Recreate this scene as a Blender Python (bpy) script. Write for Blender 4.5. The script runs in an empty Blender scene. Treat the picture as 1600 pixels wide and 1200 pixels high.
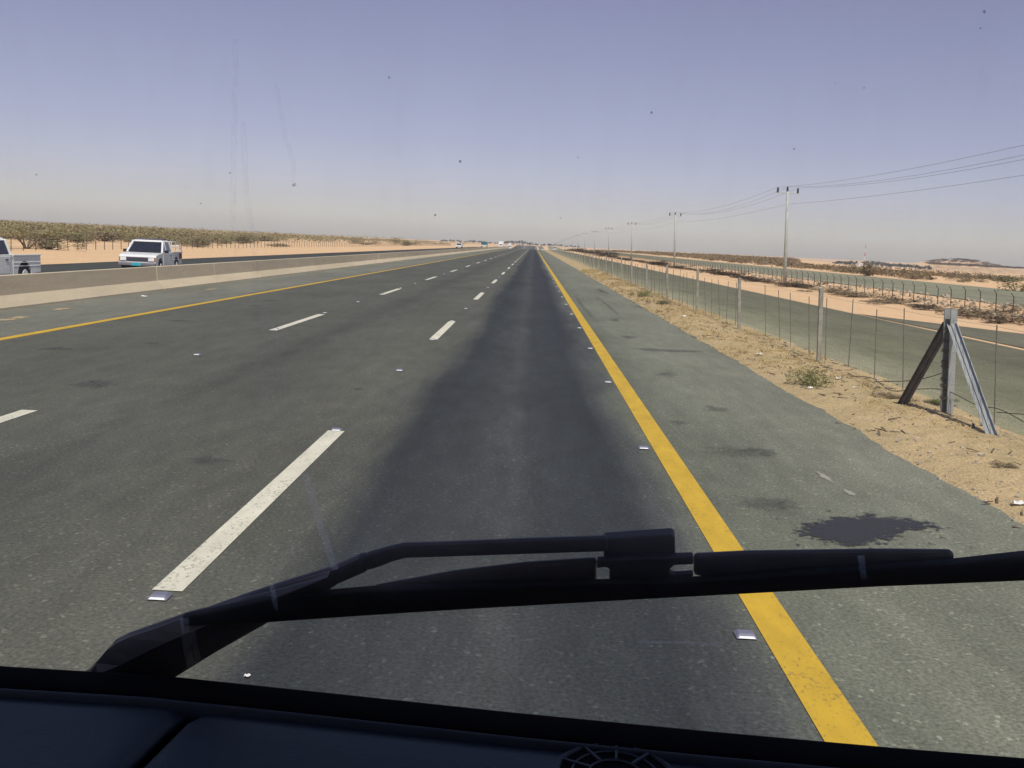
import bpy, math, random
import numpy as np
from mathutils import Vector, Matrix, noise as mnoise
R_ = math.radians
sc = bpy.context.scene
COL = sc.collection

# ------------------------------------------------------------------ camera
F, EYE = 1500.0, 2.16                     # focal length in photo pixels (1600 wide), eye height in m
def _cam(u0=834.0, v0=382.0, t=0.046):
    Yc = Vector(((u0-800)/F, -(v0-600)/F, -1)).normalized()
    H2 = Vector(((u0+200)/F, -(v0+1000*t-600)/F, -1))
    Zc = H2.cross(Yc).normalized()
    if Zc.y < 0: Zc = -Zc
    Xc = Yc.cross(Zc)
    return Matrix((Xc, Yc, Zc))           # rows = world axes seen from the camera -> camera-to-world rotation
C2W = _cam()
cd = bpy.data.cameras.new('camera'); cam = bpy.data.objects.new('camera', cd); COL.objects.link(cam)
cd.sensor_width = 36; cd.lens = 36*F/1600; cd.clip_start = 0.05; cd.clip_end = 20000
m4 = C2W.to_4x4(); m4.translation = Vector((0, 0, EYE)); cam.matrix_world = m4
sc.camera = cam
def ray(u, v): return C2W @ Vector(((u-800)/F, -(v-600)/F, -1))
def gp(u, v, z=0.0):
    d = ray(u, v); s = (z-EYE)/d.z; return Vector((d.x*s, d.y*s, z))

# ------------------------------------------------------------------ sky, sun, exposure
SUN_EL, SUN_AZ = 56.0, 168.0              # azimuth from +Y clockwise: behind the camera, a little to the right
w = bpy.data.worlds.new('World'); sc.world = w; w.use_nodes = True
nt = w.node_tree; nt.nodes.clear()
sky = nt.nodes.new('ShaderNodeTexSky'); sky.sky_type = 'NISHITA'; sky.sun_disc = False
sky.sun_elevation = R_(SUN_EL); sky.sun_rotation = R_(SUN_AZ)
sky.altitude = 0; sky.air_density = 1.0; sky.dust_density = 0.55; sky.ozone_density = 1.0
tint = nt.nodes.new('ShaderNodeMix'); tint.data_type = 'RGBA'; tint.blend_type = 'MULTIPLY'; tint.inputs[0].default_value = 1
tint.inputs[7].default_value = (1.13, 0.935, 0.975, 1)
bg = nt.nodes.new('ShaderNodeBackground'); bg.inputs[1].default_value = 0.105
wo = nt.nodes.new('ShaderNodeOutputWorld')
tcw = nt.nodes.new('ShaderNodeTexCoord'); sz = nt.nodes.new('ShaderNodeSeparateXYZ'); rp = nt.nodes.new('ShaderNodeValToRGB')   # dust near the ground dims and greys the low sky
el = rp.color_ramp.elements
_st = [(.02, (.92, .88, 1.05)), (.04, (.87, .775, .97)), (.10, (.93, .74, .89)), (.155, (1.02, .765, .845)), (.26, (1.15, .795, .86)), (.6, (1.0, .92, .96))]
while len(el) < len(_st): el.new(.5)
for _e2, (_p, _c) in zip(el, _st): _e2.position = _p; _e2.color = (*_c, 1)
nt.links.new(tcw.outputs['Generated'], sz.inputs[0]); nt.links.new(sz.outputs[2], rp.inputs[0]); nt.links.new(rp.outputs[0], tint.inputs[7])
nt.links.new(sky.outputs[0], tint.inputs[6]); nt.links.new(tint.outputs[2], bg.inputs[0]); nt.links.new(bg.outputs[0], wo.inputs[0])
sl = bpy.data.lights.new('sun', 'SUN'); sl.energy = 3.9; sl.angle = R_(0.5); sl.color = (1.0, 0.95, 0.86)
so = bpy.data.objects.new('sun', sl); COL.objects.link(so)
_a, _e = R_(SUN_AZ), R_(SUN_EL)
SUN_DIR = Vector((math.sin(_a)*math.cos(_e), math.cos(_a)*math.cos(_e), math.sin(_e)))
so.rotation_euler = SUN_DIR.to_track_quat('Z', 'Y').to_euler(); so.location = (0, -20, 40)
sc.view_settings.view_transform = 'Standard'; sc.view_settings.look = 'None'
sc.view_settings.exposure = 0.0; sc.view_settings.gamma = 1.0
sc.cycles.max_bounces = 6; sc.cycles.transparent_max_bounces = 16; sc.cycles.volume_bounces = 0

# ------------------------------------------------------------------ materials
def lin(r, g, b):
    f = lambda c: c/12.92 if c <= .04045 else ((c+.055)/1.055)**2.4
    return (f(r/255), f(g/255), f(b/255))
class NT:
    def __init__(s, name):
        s.m = bpy.data.materials.new(name); s.m.use_nodes = True
        s.t = s.m.node_tree; s.b = s.t.nodes['Principled BSDF']; s.out = s.t.nodes['Material Output']
    def n(s, typ, **kw):
        x = s.t.nodes.new(typ)
        for k, v in kw.items(): setattr(x, k, v)
        return x
    def l(s, a, b): s.t.links.new(a, b)
    def coord(s, scale=(1, 1, 1), kind='Object'):
        tc = s.n('ShaderNodeTexCoord'); mp = s.n('ShaderNodeMapping'); mp.inputs['Scale'].default_value = scale
        s.l(tc.outputs[kind], mp.inputs[0]); return mp.outputs[0]
    def wpos(s, scale=(1, 1, 1)):
        g = s.n('ShaderNodeNewGeometry'); mp = s.n('ShaderNodeMapping'); mp.inputs['Scale'].default_value = scale
        s.l(g.outputs['Position'], mp.inputs[0]); return mp.outputs[0]
    def noise(s, vec, scale, detail=4, rough=.6, dist=0):
        x = s.n('ShaderNodeTexNoise'); x.inputs['Scale'].default_value = scale; x.inputs['Detail'].default_value = detail
        x.inputs['Roughness'].default_value = rough; x.inputs['Distortion'].default_value = dist
        s.l(vec, x.inputs['Vector']); return x.outputs['Fac']
    def mr(s, v, a, b, c=0, d=1, smooth=False):
        x = s.n('ShaderNodeMapRange'); x.interpolation_type = 'SMOOTHSTEP' if smooth else 'LINEAR'
        for i, q in enumerate((a, b, c, d)): x.inputs[i+1].default_value = q
        s.l(v, x.inputs[0]); return x.outputs[0]
    def math(s, op, a, b=None):
        x = s.n('ShaderNodeMath', operation=op)
        for i, q in enumerate((a, b)):
            if q is None: continue
            if isinstance(q, (int, float)): x.inputs[i].default_value = q
            else: s.l(q, x.inputs[i])
        return x.outputs[0]
    def mix(s, f, a, b, mode='MIX'):
        x = s.n('ShaderNodeMix', data_type='RGBA', blend_type=mode)
        for i, q in ((0, f), (6, a), (7, b)):
            if isinstance(q, (int, float)): x.inputs[i].default_value = q
            elif isinstance(q, tuple): x.inputs[i].default_value = (*q[:3], 1)
            else: s.l(q, x.inputs[i])
        return x.outputs[2]
    def ramp(s, f, stops):
        x = s.n('ShaderNodeValToRGB'); e = x.color_ramp.elements
        while len(e) < len(stops): e.new(.5)
        for k, (p, c) in zip(e, sorted(stops, key=lambda q: q[0])): k.position = p; k.color = (*c, 1)
        s.l(f, x.inputs[0]); return x.outputs[0]
    def bump(s, h, strength=.3, dist=.02):
        x = s.n('ShaderNodeBump'); x.inputs['Strength'].default_value = strength; x.inputs['Distance'].default_value = dist
        s.l(h, x.inputs['Height']); s.l(x.outputs[0], s.b.inputs['Normal'])
    def base(s, c, rough=.8, spec=.3, metal=0):
        if isinstance(c, tuple): s.b.inputs['Base Color'].default_value = (*c[:3], 1)
        else: s.l(c, s.b.inputs['Base Color'])
        s.b.inputs['Roughness'].default_value = rough; s.b.inputs['Specular IOR Level'].default_value = spec
        s.b.inputs['Metallic'].default_value = metal
    def alpha(s, a): s.l(a, s.b.inputs['Alpha'])

def plain(name, c, rough=.6, spec=.4, metal=0, var=.18, scale=6, bump=.0):
    M = NT(name); v = M.coord(); n = M.noise(v, scale, 5, .65)
    k = M.mr(n, .3, .7, 1-var, 1+var)
    cc = M.mix(1, (*c,), (0, 0, 0)); x = M.n('ShaderNodeVectorMath', operation='SCALE'); x.inputs[0].default_value = c
    M.l(k, x.inputs['Scale']); M.base(x.outputs[0], rough, spec, metal)
    if bump: M.bump(M.noise(v, scale*6, 4), bump, .01)
    return M.m

def asphalt(name, stops, x0, x1, wob=.5, speck=.42):
    """stops: (world x, albedo colour) across the carriageway."""
    M = NT(name); p = M.wpos(); sep = M.n('ShaderNodeSeparateXYZ'); M.l(p, sep.inputs[0])
    wv = M.noise(M.wpos((.8, .06, 1)), 1.0, 4, .6)
    wv2 = M.noise(M.wpos((2.5, .35, 1)), 1.0, 4, .6)
    xx = M.math('ADD', sep.outputs[0], M.math('ADD', M.mr(wv, .25, .75, -wob, wob), M.mr(wv2, .25, .75, -wob*.4, wob*.4)))
    f = M.mr(xx, x0, x1)
    col = M.ramp(f, [((a-x0)/(x1-x0), c) for a, c in stops])
    big = M.mr(M.noise(M.wpos((.5, .16, 1)), 1.0, 5, .62), .3, .7, .80, 1.18)
    mid = M.mr(M.noise(M.wpos((4, 1.3, 1)), 1.0, 5, .65), .3, .7, .88, 1.12)
    fine = M.mr(M.noise(M.wpos((38, 38, 38)), 1.0, 3, .75), .3, .7, 1-speck, 1+speck)
    vor = M.n('ShaderNodeTexVoronoi'); vor.inputs['Scale'].default_value = 42; M.l(M.wpos(), vor.inputs['Vector'])
    chips = M.mr(vor.outputs['Color'], .80, .95, 1.0, 1.75)
    k = M.math('MULTIPLY', M.math('MULTIPLY', big, mid), M.math('MULTIPLY', fine, chips))
    x = M.n('ShaderNodeVectorMath', operation='SCALE'); M.l(col, x.inputs[0]); M.l(k, x.inputs['Scale'])
    M.base(x.outputs[0], .85, .12); M.bump(M.noise(M.wpos((70, 70, 70)), 1.0, 3, .7), .35, .006)
    return M.m

def paint(name, c, under):
    M = NT(name); v = M.wpos()
    n = M.noise(M.wpos((1, .7, 1)), 34, 5, .8); n2 = M.noise(M.wpos((3, 1.2, 1)), 1.0, 4, .6)
    wear = M.mr(M.math('ADD', n, M.math('MULTIPLY', n2, .35)), .74, .86, 0, .8)
    tone = M.mr(M.noise(M.wpos((6, 2, 1)), 1.0, 4), .3, .7, .85, 1.08)
    x = M.n('ShaderNodeVectorMath', operation='SCALE'); x.inputs[0].default_value = c; M.l(tone, x.inputs['Scale'])
    M.base(M.mix(wear, x.outputs[0], under), .7, .3); M.bump(M.noise(v, 60, 3), .3, .004)
    return M.m

def sandm(name, a, b, c, sc1=.35, grav=.25):
    M = NT(name)
    n1 = M.noise(M.wpos((1, .55, 1)), sc1, 6, .65); n2 = M.noise(M.wpos(), 3.5, 6, .7); n3 = M.noise(M.wpos(), 38, 3, .7)
    col = M.mix(M.mr(n1, .35, .65), a, b); col = M.mix(M.mr(n2, .5, .72, 0, .75), col, c)
    x = M.n('ShaderNodeVectorMath', operation='SCALE'); M.l(col, x.inputs[0]); M.l(M.mr(n3, .3, .7, 1-grav, 1+grav), x.inputs['Scale'])
    M.base(x.outputs[0], .95, .1); M.bump(M.math('ADD', n2, M.math('MULTIPLY', n3, .4)), .5, .05)
    return M.m

def leafm(name, a, b, rough=.85):
    M = NT(name); oi = M.n('ShaderNodeObjectInfo'); n = M.noise(M.wpos(), 2.3, 4, .7)
    g = M.n('ShaderNodeNewGeometry')
    f = M.math('ADD', M.math('MULTIPLY', g.outputs['Random Per Island'], .55), M.math('ADD', M.math('MULTIPLY', oi.outputs['Random'], .35), M.math('MULTIPLY', n, .25)))
    M.base(M.mix(M.mr(f, .15, .95), a, b), rough, .15); return M.m

def soft(name, c, dens=.8, nscale=3.0, streak=(1, 1, 1)):
    """stain soaked into the road: vertex attribute 'a' falls from 1 to 0 at its rim"""
    M = NT(name); at = M.n('ShaderNodeAttribute', attribute_name='a'); n = M.noise(M.wpos(streak), nscale, 5, .7)
    al = M.mr(M.math('ADD', at.outputs['Fac'], M.mr(n, .3, .7, -.55, .55)), .05 if dens < .5 else .25, 1.0 if dens < .5 else .6, 0, dens, True)
    M.base(c, .75, .3); M.alpha(al); return M.m

ASP_DARK = (.033, .037, .038)
g_ = lambda v, warm=.0: (v*(1.06+warm*.3), v*1.07, v*(.92-warm*.9))
MAT = {}
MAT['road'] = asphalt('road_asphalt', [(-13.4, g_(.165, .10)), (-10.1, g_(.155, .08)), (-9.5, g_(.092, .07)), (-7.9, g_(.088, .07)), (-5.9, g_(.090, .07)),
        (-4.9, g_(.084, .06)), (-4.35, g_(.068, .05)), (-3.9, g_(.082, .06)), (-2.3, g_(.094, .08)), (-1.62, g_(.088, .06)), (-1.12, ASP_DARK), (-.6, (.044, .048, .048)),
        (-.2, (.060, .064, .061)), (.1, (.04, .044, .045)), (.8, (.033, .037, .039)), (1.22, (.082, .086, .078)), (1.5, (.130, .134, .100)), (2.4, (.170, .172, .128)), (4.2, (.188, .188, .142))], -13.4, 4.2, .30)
MAT['opp'] = asphalt('opposite_asphalt', [(-26, g_(.05)), (-22, g_(.055)), (-18, g_(.07)), (-13.5, g_(.1))], -26, -13.5, .4)
MAT['svc'] = asphalt('service_asphalt', [(6.4, (.30, .27, .165)), (7.1, (.23, .222, .138)), (8.4, (.168, .163, .10)), (11, (.142, .137, .084)), (12.4, (.142, .137, .09)), (17, (.17, .158, .11))], 6.4, 17, .3)
MAT['upper'] = asphalt('upper_asphalt', [(20, (.245, .235, .155)), (27, (.225, .217, .145)), (36, (.245, .235, .155))], 20, 36, .5)
MAT['white'] = paint('white_road_paint', (.68, .64, .50), (.11, .11, .095))
MAT['yellow'] = paint('yellow_road_paint', (.60, .375, .03), (.14, .115, .06))
MAT['sand'] = sandm('desert_sand', (.68, .445, .245), (.74, .50, .295), (.58, .38, .20))
MAT['verge'] = sandm('verge_dirt', (.44, .335, .175), (.50, .365, .20), (.30, .235, .11), .8, .4)
MAT['concrete'] = None
def concrete():
    M = NT('barrier_concrete'); n = M.noise(M.wpos((1, .4, 3)), 1.2, 6, .7); n2 = M.noise(M.wpos(), 22, 4, .7)
    oi = M.n('ShaderNodeObjectInfo')
    c = M.mix(M.mr(n, .35, .7), (.60, .50, .345), (.52, .43, .30))
    x = M.n('ShaderNodeVectorMath', operation='SCALE'); M.l(c, x.inputs[0])
    M.l(M.math('MULTIPLY', M.mr(n2, .3, .7, .9, 1.1), M.mr(oi.outputs['Random'], 0, 1, .92, 1.07)), x.inputs['Scale'])
    M.base(x.outputs[0], .9, .2); M.bump(n2, .3, .01); return M.m
MAT['concrete'] = concrete()
MAT['galv'] = plain('galvanised_steel', (.36, .37, .355), .5, .5, .25, .2, 5, .1)
MAT['post'] = plain('weathered_post', (.30, .285, .235), .7, .3, 0, .25, 7, .2)
MAT['brace'] = plain('shaded_weathered_steel', (.13, .12, .11), .7, .3, .2, .3, 6)  # weathered steel of the far brace, its shaded side put into the darker colour
MAT['drop'] = plain('dropper_grey', (.17, .155, .125), .7, .3, .1, .25, 9)
MAT['rust'] = plain('rusty_wire', (.10, .075, .055), .7, .3, .2, .3, 20)
MAT['wire'] = plain('fence_wire', (.32, .31, .26), .6, .4, .3, .2, 9)
MAT['pole'] = plain('pole_wood_grey', (.44, .46, .41), .75, .3, 0, .18, 3, .15)
MAT['insul'] = plain('insulator_brown', (.035, .035, .035), .35, .5)
MAT['cable'] = plain('cable_aluminium', (.28, .27, .28), .5, .4, .2)
MAT['olive'] = leafm('olive_foliage', (.165, .145, .075), (.34, .30, .165))
MAT['brown'] = leafm('brown_scrub', (.16, .12, .072), (.34, .265, .165))
MAT['green'] = leafm('green_weed', (.10, .11, .04), (.28, .27, .11))
MAT['darkscrub'] = leafm('dark_scrub', (.045, .032, .02), (.13, .09, .055))
MAT['straw'] = leafm('dry_straw', (.30, .21, .075), (.52, .39, .17))
MAT['dtree'] = leafm('distant_tree_leaf', (.030, .042, .030), (.075, .085, .055))
MAT['bark'] = plain('bark', (.14, .105, .07), .9, .2, 0, .3, 9, .3)
MAT['stone'] = plain('pale_stone', (.40, .34, .25), .9, .2, 0, .3, 6, .3)
MAT['wpaint'] = plain('white_car_paint', (.74, .74, .72), .3, .5, 0, .05, 4)
MAT['bright'] = plain('glint_white_paint', (.93, .93, .93), .35, .5, 0, .02)  # sun glint of the far truck put into an extra-white paint
MAT['gpaint'] = plain('dusty_white_paint', (.82, .82, .77), .4, .5, 0, .08, 3)
MAT['chrome'] = plain('dull_metal', (.42, .41, .43), .35, .5, .6)
MAT['black'] = plain('black_rubber', (.018, .018, .019), .8, .3)
MAT['glassd'] = plain('dark_vehicle_glass', (.02, .022, .032), .08, .6)
MAT['lamp'] = plain('headlight_glass', (.88, .9, .88), .25, .6)
MAT['red'] = plain('red_lens', (.45, .03, .02), .3, .5)
MAT['redstuff'] = plain('red_brown_panel', (.22, .06, .05), .7, .3)
MAT['teal'] = plain('teal_paint', (.02, .16, .18), .4, .5)
MAT['plateb'] = plain('blue_plate', (.05, .42, .50), .5, .4)
MAT['studw'] = plain('stud_ceramic', (.17, .165, .22), .4, .5)
MAT['reflect'] = plain('stud_reflector', (.8, .8, .8), .25, .6)
MAT['litter'] = plain('white_litter', (.75, .73, .70), .6, .3)
MAT['mastred'] = plain('mast_red', (.55, .12, .08), .6, .3)
MAT['mastwhite'] = plain('mast_white', (.75, .75, .73), .6, .3)
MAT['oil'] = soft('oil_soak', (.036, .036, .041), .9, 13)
MAT['skid'] = soft('rubber_mark', (.05, .05, .05), .27, 3.2, (1, 1, 1))
MAT['blown'] = soft('blown_sand', (.55, .43, .24), .7, 9)
MAT['pale'] = soft('pale_scuff', (.42, .40, .33), .75, 42)
# own vehicle
MAT['dash'] = plain('dashboard_vinyl', (.036, .046, .060), .55, .4, 0, .10, 60, .15)
MAT['seal'] = plain('black_seal', (.006, .005, .006), .9, .1)
MAT['wiper'] = plain('wiper_black_paint', (.045, .043, .056), .5, .4, 0, .15, 30)
MAT['rubber'] = plain('wiper_rubber', (.02, .02, .026), .8, .2, 0, .15, 40)
MAT['headlin'] = plain('cab_lining', (.05, .052, .055), .9, .2)
def glass():
    M = NT('dusty_windscreen_glass'); M.t.nodes.remove(M.b)
    tr = M.n('ShaderNodeBsdfTransparent'); tr.inputs[0].default_value = (.985, .99, .985, 1)
    df = M.n('ShaderNodeBsdfTranslucent'); df.inputs[0].default_value = (.55, .52, .47, 1)
    n = M.noise(M.wpos((1, 1, .35)), 14, 6, .7); n2 = M.noise(M.wpos((60, 60, 6)), 1, 3, .6)
    f = M.math('ADD', M.mr(n, .4, .75, .028, .055), M.mr(n2, .55, .75, 0, .014))
    mx = M.n('ShaderNodeMixShader'); M.l(f, mx.inputs[0]); M.l(tr.outputs[0], mx.inputs[1]); M.l(df.outputs[0], mx.inputs[2])
    M.l(mx.outputs[0], M.out.inputs[0]); return M.m
MAT['glass'] = glass()
def dirt(name, c, a0, a1, sc_=(400, 400, 40)):
    M = NT(name); M.t.nodes.remove(M.b); tr = M.n('ShaderNodeBsdfTransparent'); tl = M.n('ShaderNodeBsdfTranslucent'); tl.inputs[0].default_value = (*c, 1)
    mx = M.n('ShaderNodeMixShader'); M.l(M.mr(M.noise(M.wpos(sc_), 1, 4, .7), .35, .7, a0, a1), mx.inputs[0]); M.l(tr.outputs[0], mx.inputs[1]); M.l(tl.outputs[0], mx.inputs[2])
    M.l(mx.outputs[0], M.out.inputs[0]); return M.m
MAT['streak'] = dirt('dust_streak', (.85, .87, .92), .05, .27)
MAT['faint'] = dirt('faint_dust_streak', (.6, .6, .6), .0, .10)
MAT['speck'] = dirt('dirt_speck', (.05, .05, .05), .2, .75)

# ------------------------------------------------------------------ mesh builder
class MB:
    def __init__(s): s.v = []; s.f = []; s.a = None
    def add(s, vs, fs):
        o = len(s.v); s.v += [tuple(p) for p in vs]; s.f += [tuple(i+o for i in q) for q in fs]; return s
    def box(s, c, d, M=None):
        x, y, z = (q/2 for q in d)
        vs = [Vector((a*x, b*y, e*z)) for e in (-1, 1) for b in (-1, 1) for a in (-1, 1)]
        if M is not None: vs = [M @ p for p in vs]
        c = Vector(c)
        return s.add([p+c for p in vs], [(0, 2, 3, 1), (4, 5, 7, 6), (0, 1, 5, 4), (2, 6, 7, 3), (0, 4, 6, 2), (1, 3, 7, 5)])
    def bar(s, p0, p1, wx, wy=None, up=(0, 0, 1)):
        p0, p1 = Vector(p0), Vector(p1); d = (p1-p0).normalized(); u = Vector(up)
        if abs(d.dot(u)) > .95: u = Vector((0, 1, 0))
        a = d.cross(u).normalized()*wx/2; b = a.normalized().cross(d)*(wy or wx)/2
        vs = [p+q for p in (p0, p1) for q in (-a-b, a-b, a+b, -a+b)]
        return s.add(vs, [(3, 2, 1, 0), (4, 5, 6, 7), (0, 1, 5, 4), (1, 2, 6, 5), (2, 3, 7, 6), (3, 0, 4, 7)])
    def tube(s, pts, r, n=6, caps=True):
        pts = [Vector(p) for p in pts]; rr = r if isinstance(r, (list, tuple)) else [r]*len(pts); o = len(s.v); vs = []
        for i, p in enumerate(pts):
            d = (pts[min(i+1, len(pts)-1)]-pts[max(i-1, 0)]).normalized()
            u = Vector((0, 0, 1)) if abs(d.z) < .9 else Vector((0, 1, 0))
            a = d.cross(u).normalized(); b = a.cross(d)
            vs += [p+(a*math.cos(t)+b*math.sin(t))*rr[i] for t in (2*math.pi*k/n for k in range(n))]
        fs = [(i*n+k, i*n+(k+1) % n, (i+1)*n+(k+1) % n, (i+1)*n+k) for i in range(len(pts)-1) for k in range(n)]
        if caps: fs += [tuple(range(n))[::-1], tuple((len(pts)-1)*n+k for k in range(n))]
        return s.add(vs, fs)
    def prism(s, poly, x0, x1, axis='x'):
        n = len(poly)
        mk = (lambda x, a, b: (x, a, b)) if axis == 'x' else (lambda x, a, b: (a, x, b))
        vs = [mk(x0, a, b) for a, b in poly]+[mk(x1, a, b) for a, b in poly]
        return s.add(vs, [tuple(range(n)), tuple(range(2*n-1, n-1, -1))]+[(i, i+n, (i+1) % n+n, (i+1) % n) for i in range(n)])
    def hexa(s, bot, top):     # two quads
        return s.add(list(bot)+list(top), [(3, 2, 1, 0), (4, 5, 6, 7), (0, 1, 5, 4), (1, 2, 6, 5), (2, 3, 7, 6), (3, 0, 4, 7)])
    def loft(s, A, B):         # two rings of equal count, capped
        n = len(A); return s.add(list(A)+list(B), [tuple(range(n))[::-1], tuple(range(n, 2*n))]+[(i, (i+1) % n, (i+1) % n+n, i+n) for i in range(n)])
def rootloc(o):
    p = Vector((0, 0, 0))
    while o is not None: p += o.location; o = o.parent
    return p
def obj(name, mb, mat, parent=None, bevel=0, smooth=False, world=True, fix=True):
    """link ONE mesh; geometry given in world metres is made relative to its parent's base"""
    me = bpy.data.meshes.new(name)
    off = rootloc(parent) if (parent is not None and world) else Vector((0, 0, 0))
    me.from_pydata([(x-off.x, y-off.y, z-off.z) for x, y, z in mb.v], [], mb.f)
    if fix:
        import bmesh
        b = bmesh.new(); b.from_mesh(me); bmesh.ops.recalc_face_normals(b, faces=b.faces); b.to_mesh(me); b.free()
    if mb.a is not None:
        at = me.attributes.new('a', 'FLOAT', 'POINT'); at.data.foreach_set('value', mb.a)
    me.materials.append(MAT[mat] if isinstance(mat, str) else mat)
    if smooth: me.polygons.foreach_set('use_smooth', [True]*len(me.polygons))
    o = bpy.data.objects.new(name, me); COL.objects.link(o)
    if parent is not None: o.parent = parent
    if bevel:
        bv = o.modifiers.new('bevel', 'BEVEL'); bv.width = bevel; bv.segments = 2; bv.limit_method = 'ANGLE'; bv.angle_limit = R_(35)
    return o
def tag(o, label, cat, group=None, kind=None):
    o['label'] = label; o['category'] = cat
    if group: o['group'] = group
    if kind: o['kind'] = kind
    return o
def thing(name, label, cat, loc=(0, 0, 0), group=None, rz=0):
    o = bpy.data.objects.new(name, None); COL.objects.link(o); o.location = loc; o.rotation_euler = (0, 0, rz); o.empty_display_size = .2
    return tag(o, label, cat, group)
def dup(root, loc=None, rz=None, label=None, scale=None):
    r = root.copy(); COL.objects.link(r)
    if loc is not None: r.location = loc
    if rz is not None: r.rotation_euler = (0, 0, rz)
    if scale is not None: r.scale = scale
    if label: r['label'] = label
    for ch in list(root.children):
        c = ch.copy(); COL.objects.link(c); c.parent = r
        for g in list(ch.children):
            d = g.copy(); COL.objects.link(d); d.parent = c
    return r
def struct(o): o['kind'] = 'structure'; return o
def stuff(o): o['kind'] = 'stuff'; return o

# ------------------------------------------------------------------ terrain
def sm(a, b, x): t = min(1, max(0, (x-a)/(b-a))); return t*t*(3-2*t)
def crest(y):
    t = y-370
    return 0 if t <= 0 or t >= 1200 else -3.6*math.sin(math.pi*t/1200)**2
def cw(x): return 1-sm(70, 220, abs(x))
def fb(x, y, s): return mnoise.fractal(Vector((x*s, y*s, 3.7)), 1.0, 2.0, 4)
def HT(x, y):
    z = 0.0
    if x < -25.1: z = .012+.05*sm(-25.1, -30, x)+.10*sm(-30, -45, x)*fb(x, y, .12)+.25*sm(-60, -120, x)*fb(x, y, .03)
    elif x <= 12.75: z = -.06
    elif x < 18.6: z = .015+.03*sm(13, 16, x)*(1+fb(x, y, .5)) if not (x < 16.4 and y < 38) else .005
    elif x < 20.9: z = .03+.45*sm(18.6, 20.9, x)+.07*fb(x, y, .6)*math.sin(math.pi*(x-18.6)/2.3)
    elif x < 34.6: z = .42
    else: z = .50+.12*fb(x, y, .15)*sm(34.6, 40, x)+.55*sm(45, 110, x)*fb(x+9, y, .022)
    if x > 34.6:
        z -= 6.0*sm(480, 1300, math.hypot(x, y))*sm(60, 200, x)
        z -= 2.6*sm(.26, .36, x/max(y, 1))*sm(110, 330, math.hypot(x, y))
        z += 16.5*math.exp(-((x-640)/75)**2-((y-1480)/120)**2)*(1+.12*fb(x, y, .02))*1.0
    if 4.0 < x < 6.9: z = -.16
    z += crest(y)*cw(x)
    return z
def grid(xs, ys, zf):
    nx = len(xs); mb = MB()
    mb.v = [(x, y, zf(x, y)) for y in ys for x in xs]
    mb.f = [(j*nx+i, j*nx+i+1, (j+1)*nx+i+1, (j+1)*nx+i) for j in range(len(ys)-1) for i in range(nx-1)]
    return mb
def prog(a, b, s0, g):
    out = [a]; s = s0
    while out[-1]+s < b: out.append(out[-1]+s); s *= g
    return out+[b]
YS = [-60, -30, -10, 0]+[2.0*i for i in range(1, 60)]+prog(120, 420, 3, 1.03)[1:]+prog(420, 1700, 8, 1.06)[1:]+prog(1700, 9000, 120, 1.3)[1:]
XS = sorted(set([-6000, -3500, -2200, -1400, -900]+[-600+25*i for i in range(15)]+[-230+10*i for i in range(14)]+[-90+4*i for i in range(12)]+[-42+2*i for i in range(7)]+
     [-28, -26.5, -25.7, -25.11, -25.0, -19, -13.2, -8, -3, 1, 3.9, 4.1, 5.4, 6.8, 7.0, 9, 12.6, 12.74, 12.95, 13.5]+[14+.5*i for i in range(9)]+[18.3+.3*i for i in range(10)]+
     [21.2, 24, 28, 32, 34.4, 34.8, 36]+[38+3*i for i in range(14)]+[82+8*i for i in range(16)]+[225+22*i for i in range(35)]+[1050, 1300, 1800, 2600, 4000, 6000]))
struct(obj('ground', grid(XS, YS, HT), 'sand', smooth=True, fix=False))

YR = [y for y in YS if -30 <= y <= 1560]
def rz(x, y): return crest(y)*cw(x)
def strip(xs, z, ys=YR): return grid(xs, ys, lambda x, y: z+rz(x, y))
def lerp_xs(a, b, n): return [a+(b-a)*i/n for i in range(n+1)]
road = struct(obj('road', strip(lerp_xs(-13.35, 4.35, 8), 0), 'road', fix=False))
opp = struct(obj('opposite_road', strip(lerp_xs(-25.1, -13.25, 4), 0.0), 'opp', fix=False))
svc = struct(obj('service_road', strip(lerp_xs(6.35, 12.9, 4), 0.012), 'svc', fix=False))
mb = MB(); mb.v = [(13.25, -30, .022), (16.15, -30, .022), (16.15, 31, .022), (12.95, 38.5, .022), (13.15, 31, .022), (13.25, 20, .022)]
mb.f = [(0, 1, 2, 3, 4, 5)]
struct(obj('slip_road', mb, 'svc'))
uy = lambda x, y: .50+rz(x, y)
struct(obj('upper_road', grid(lerp_xs(20.75, 34.3, 6), YR, uy), 'upper', fix=False))

# verge between the shoulder and the fence: rough dirt whose edge wanders over the asphalt
def VZ(x, y):
    e = sm(4.0, 4.55, x); b = sm(6.75, 6.2, x)
    z = -.035+.085*e+.03*math.sin(math.pi*min(1, max(0, (x-4.2)/2.4)))
    z = z*b+(-.03)*(1-b) if x > 6.2 else z
    z += .030*fb(x, y*.8, .9)*(.4+.6*e)+.022*fb(x+7, y, 4.5)*e
    return z+crest(y)
vx = lerp_xs(3.95, 6.85, 44)
mbv = grid(vx, [3+.07*i for i in range(430)], VZ)
m2 = grid(lerp_xs(3.95, 6.85, 14), [33.03+.35*i for i in range(110)]+prog(71.5, 700, 1.5, 1.03), VZ)
mbv.add(m2.v, m2.f); m2 = grid(lerp_xs(3.95, 6.85, 14), [-30+1.5*i for i in range(23)], VZ); mbv.add(m2.v, m2.f)
struct(obj('verge', mbv, 'verge', smooth=True, fix=False))

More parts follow.
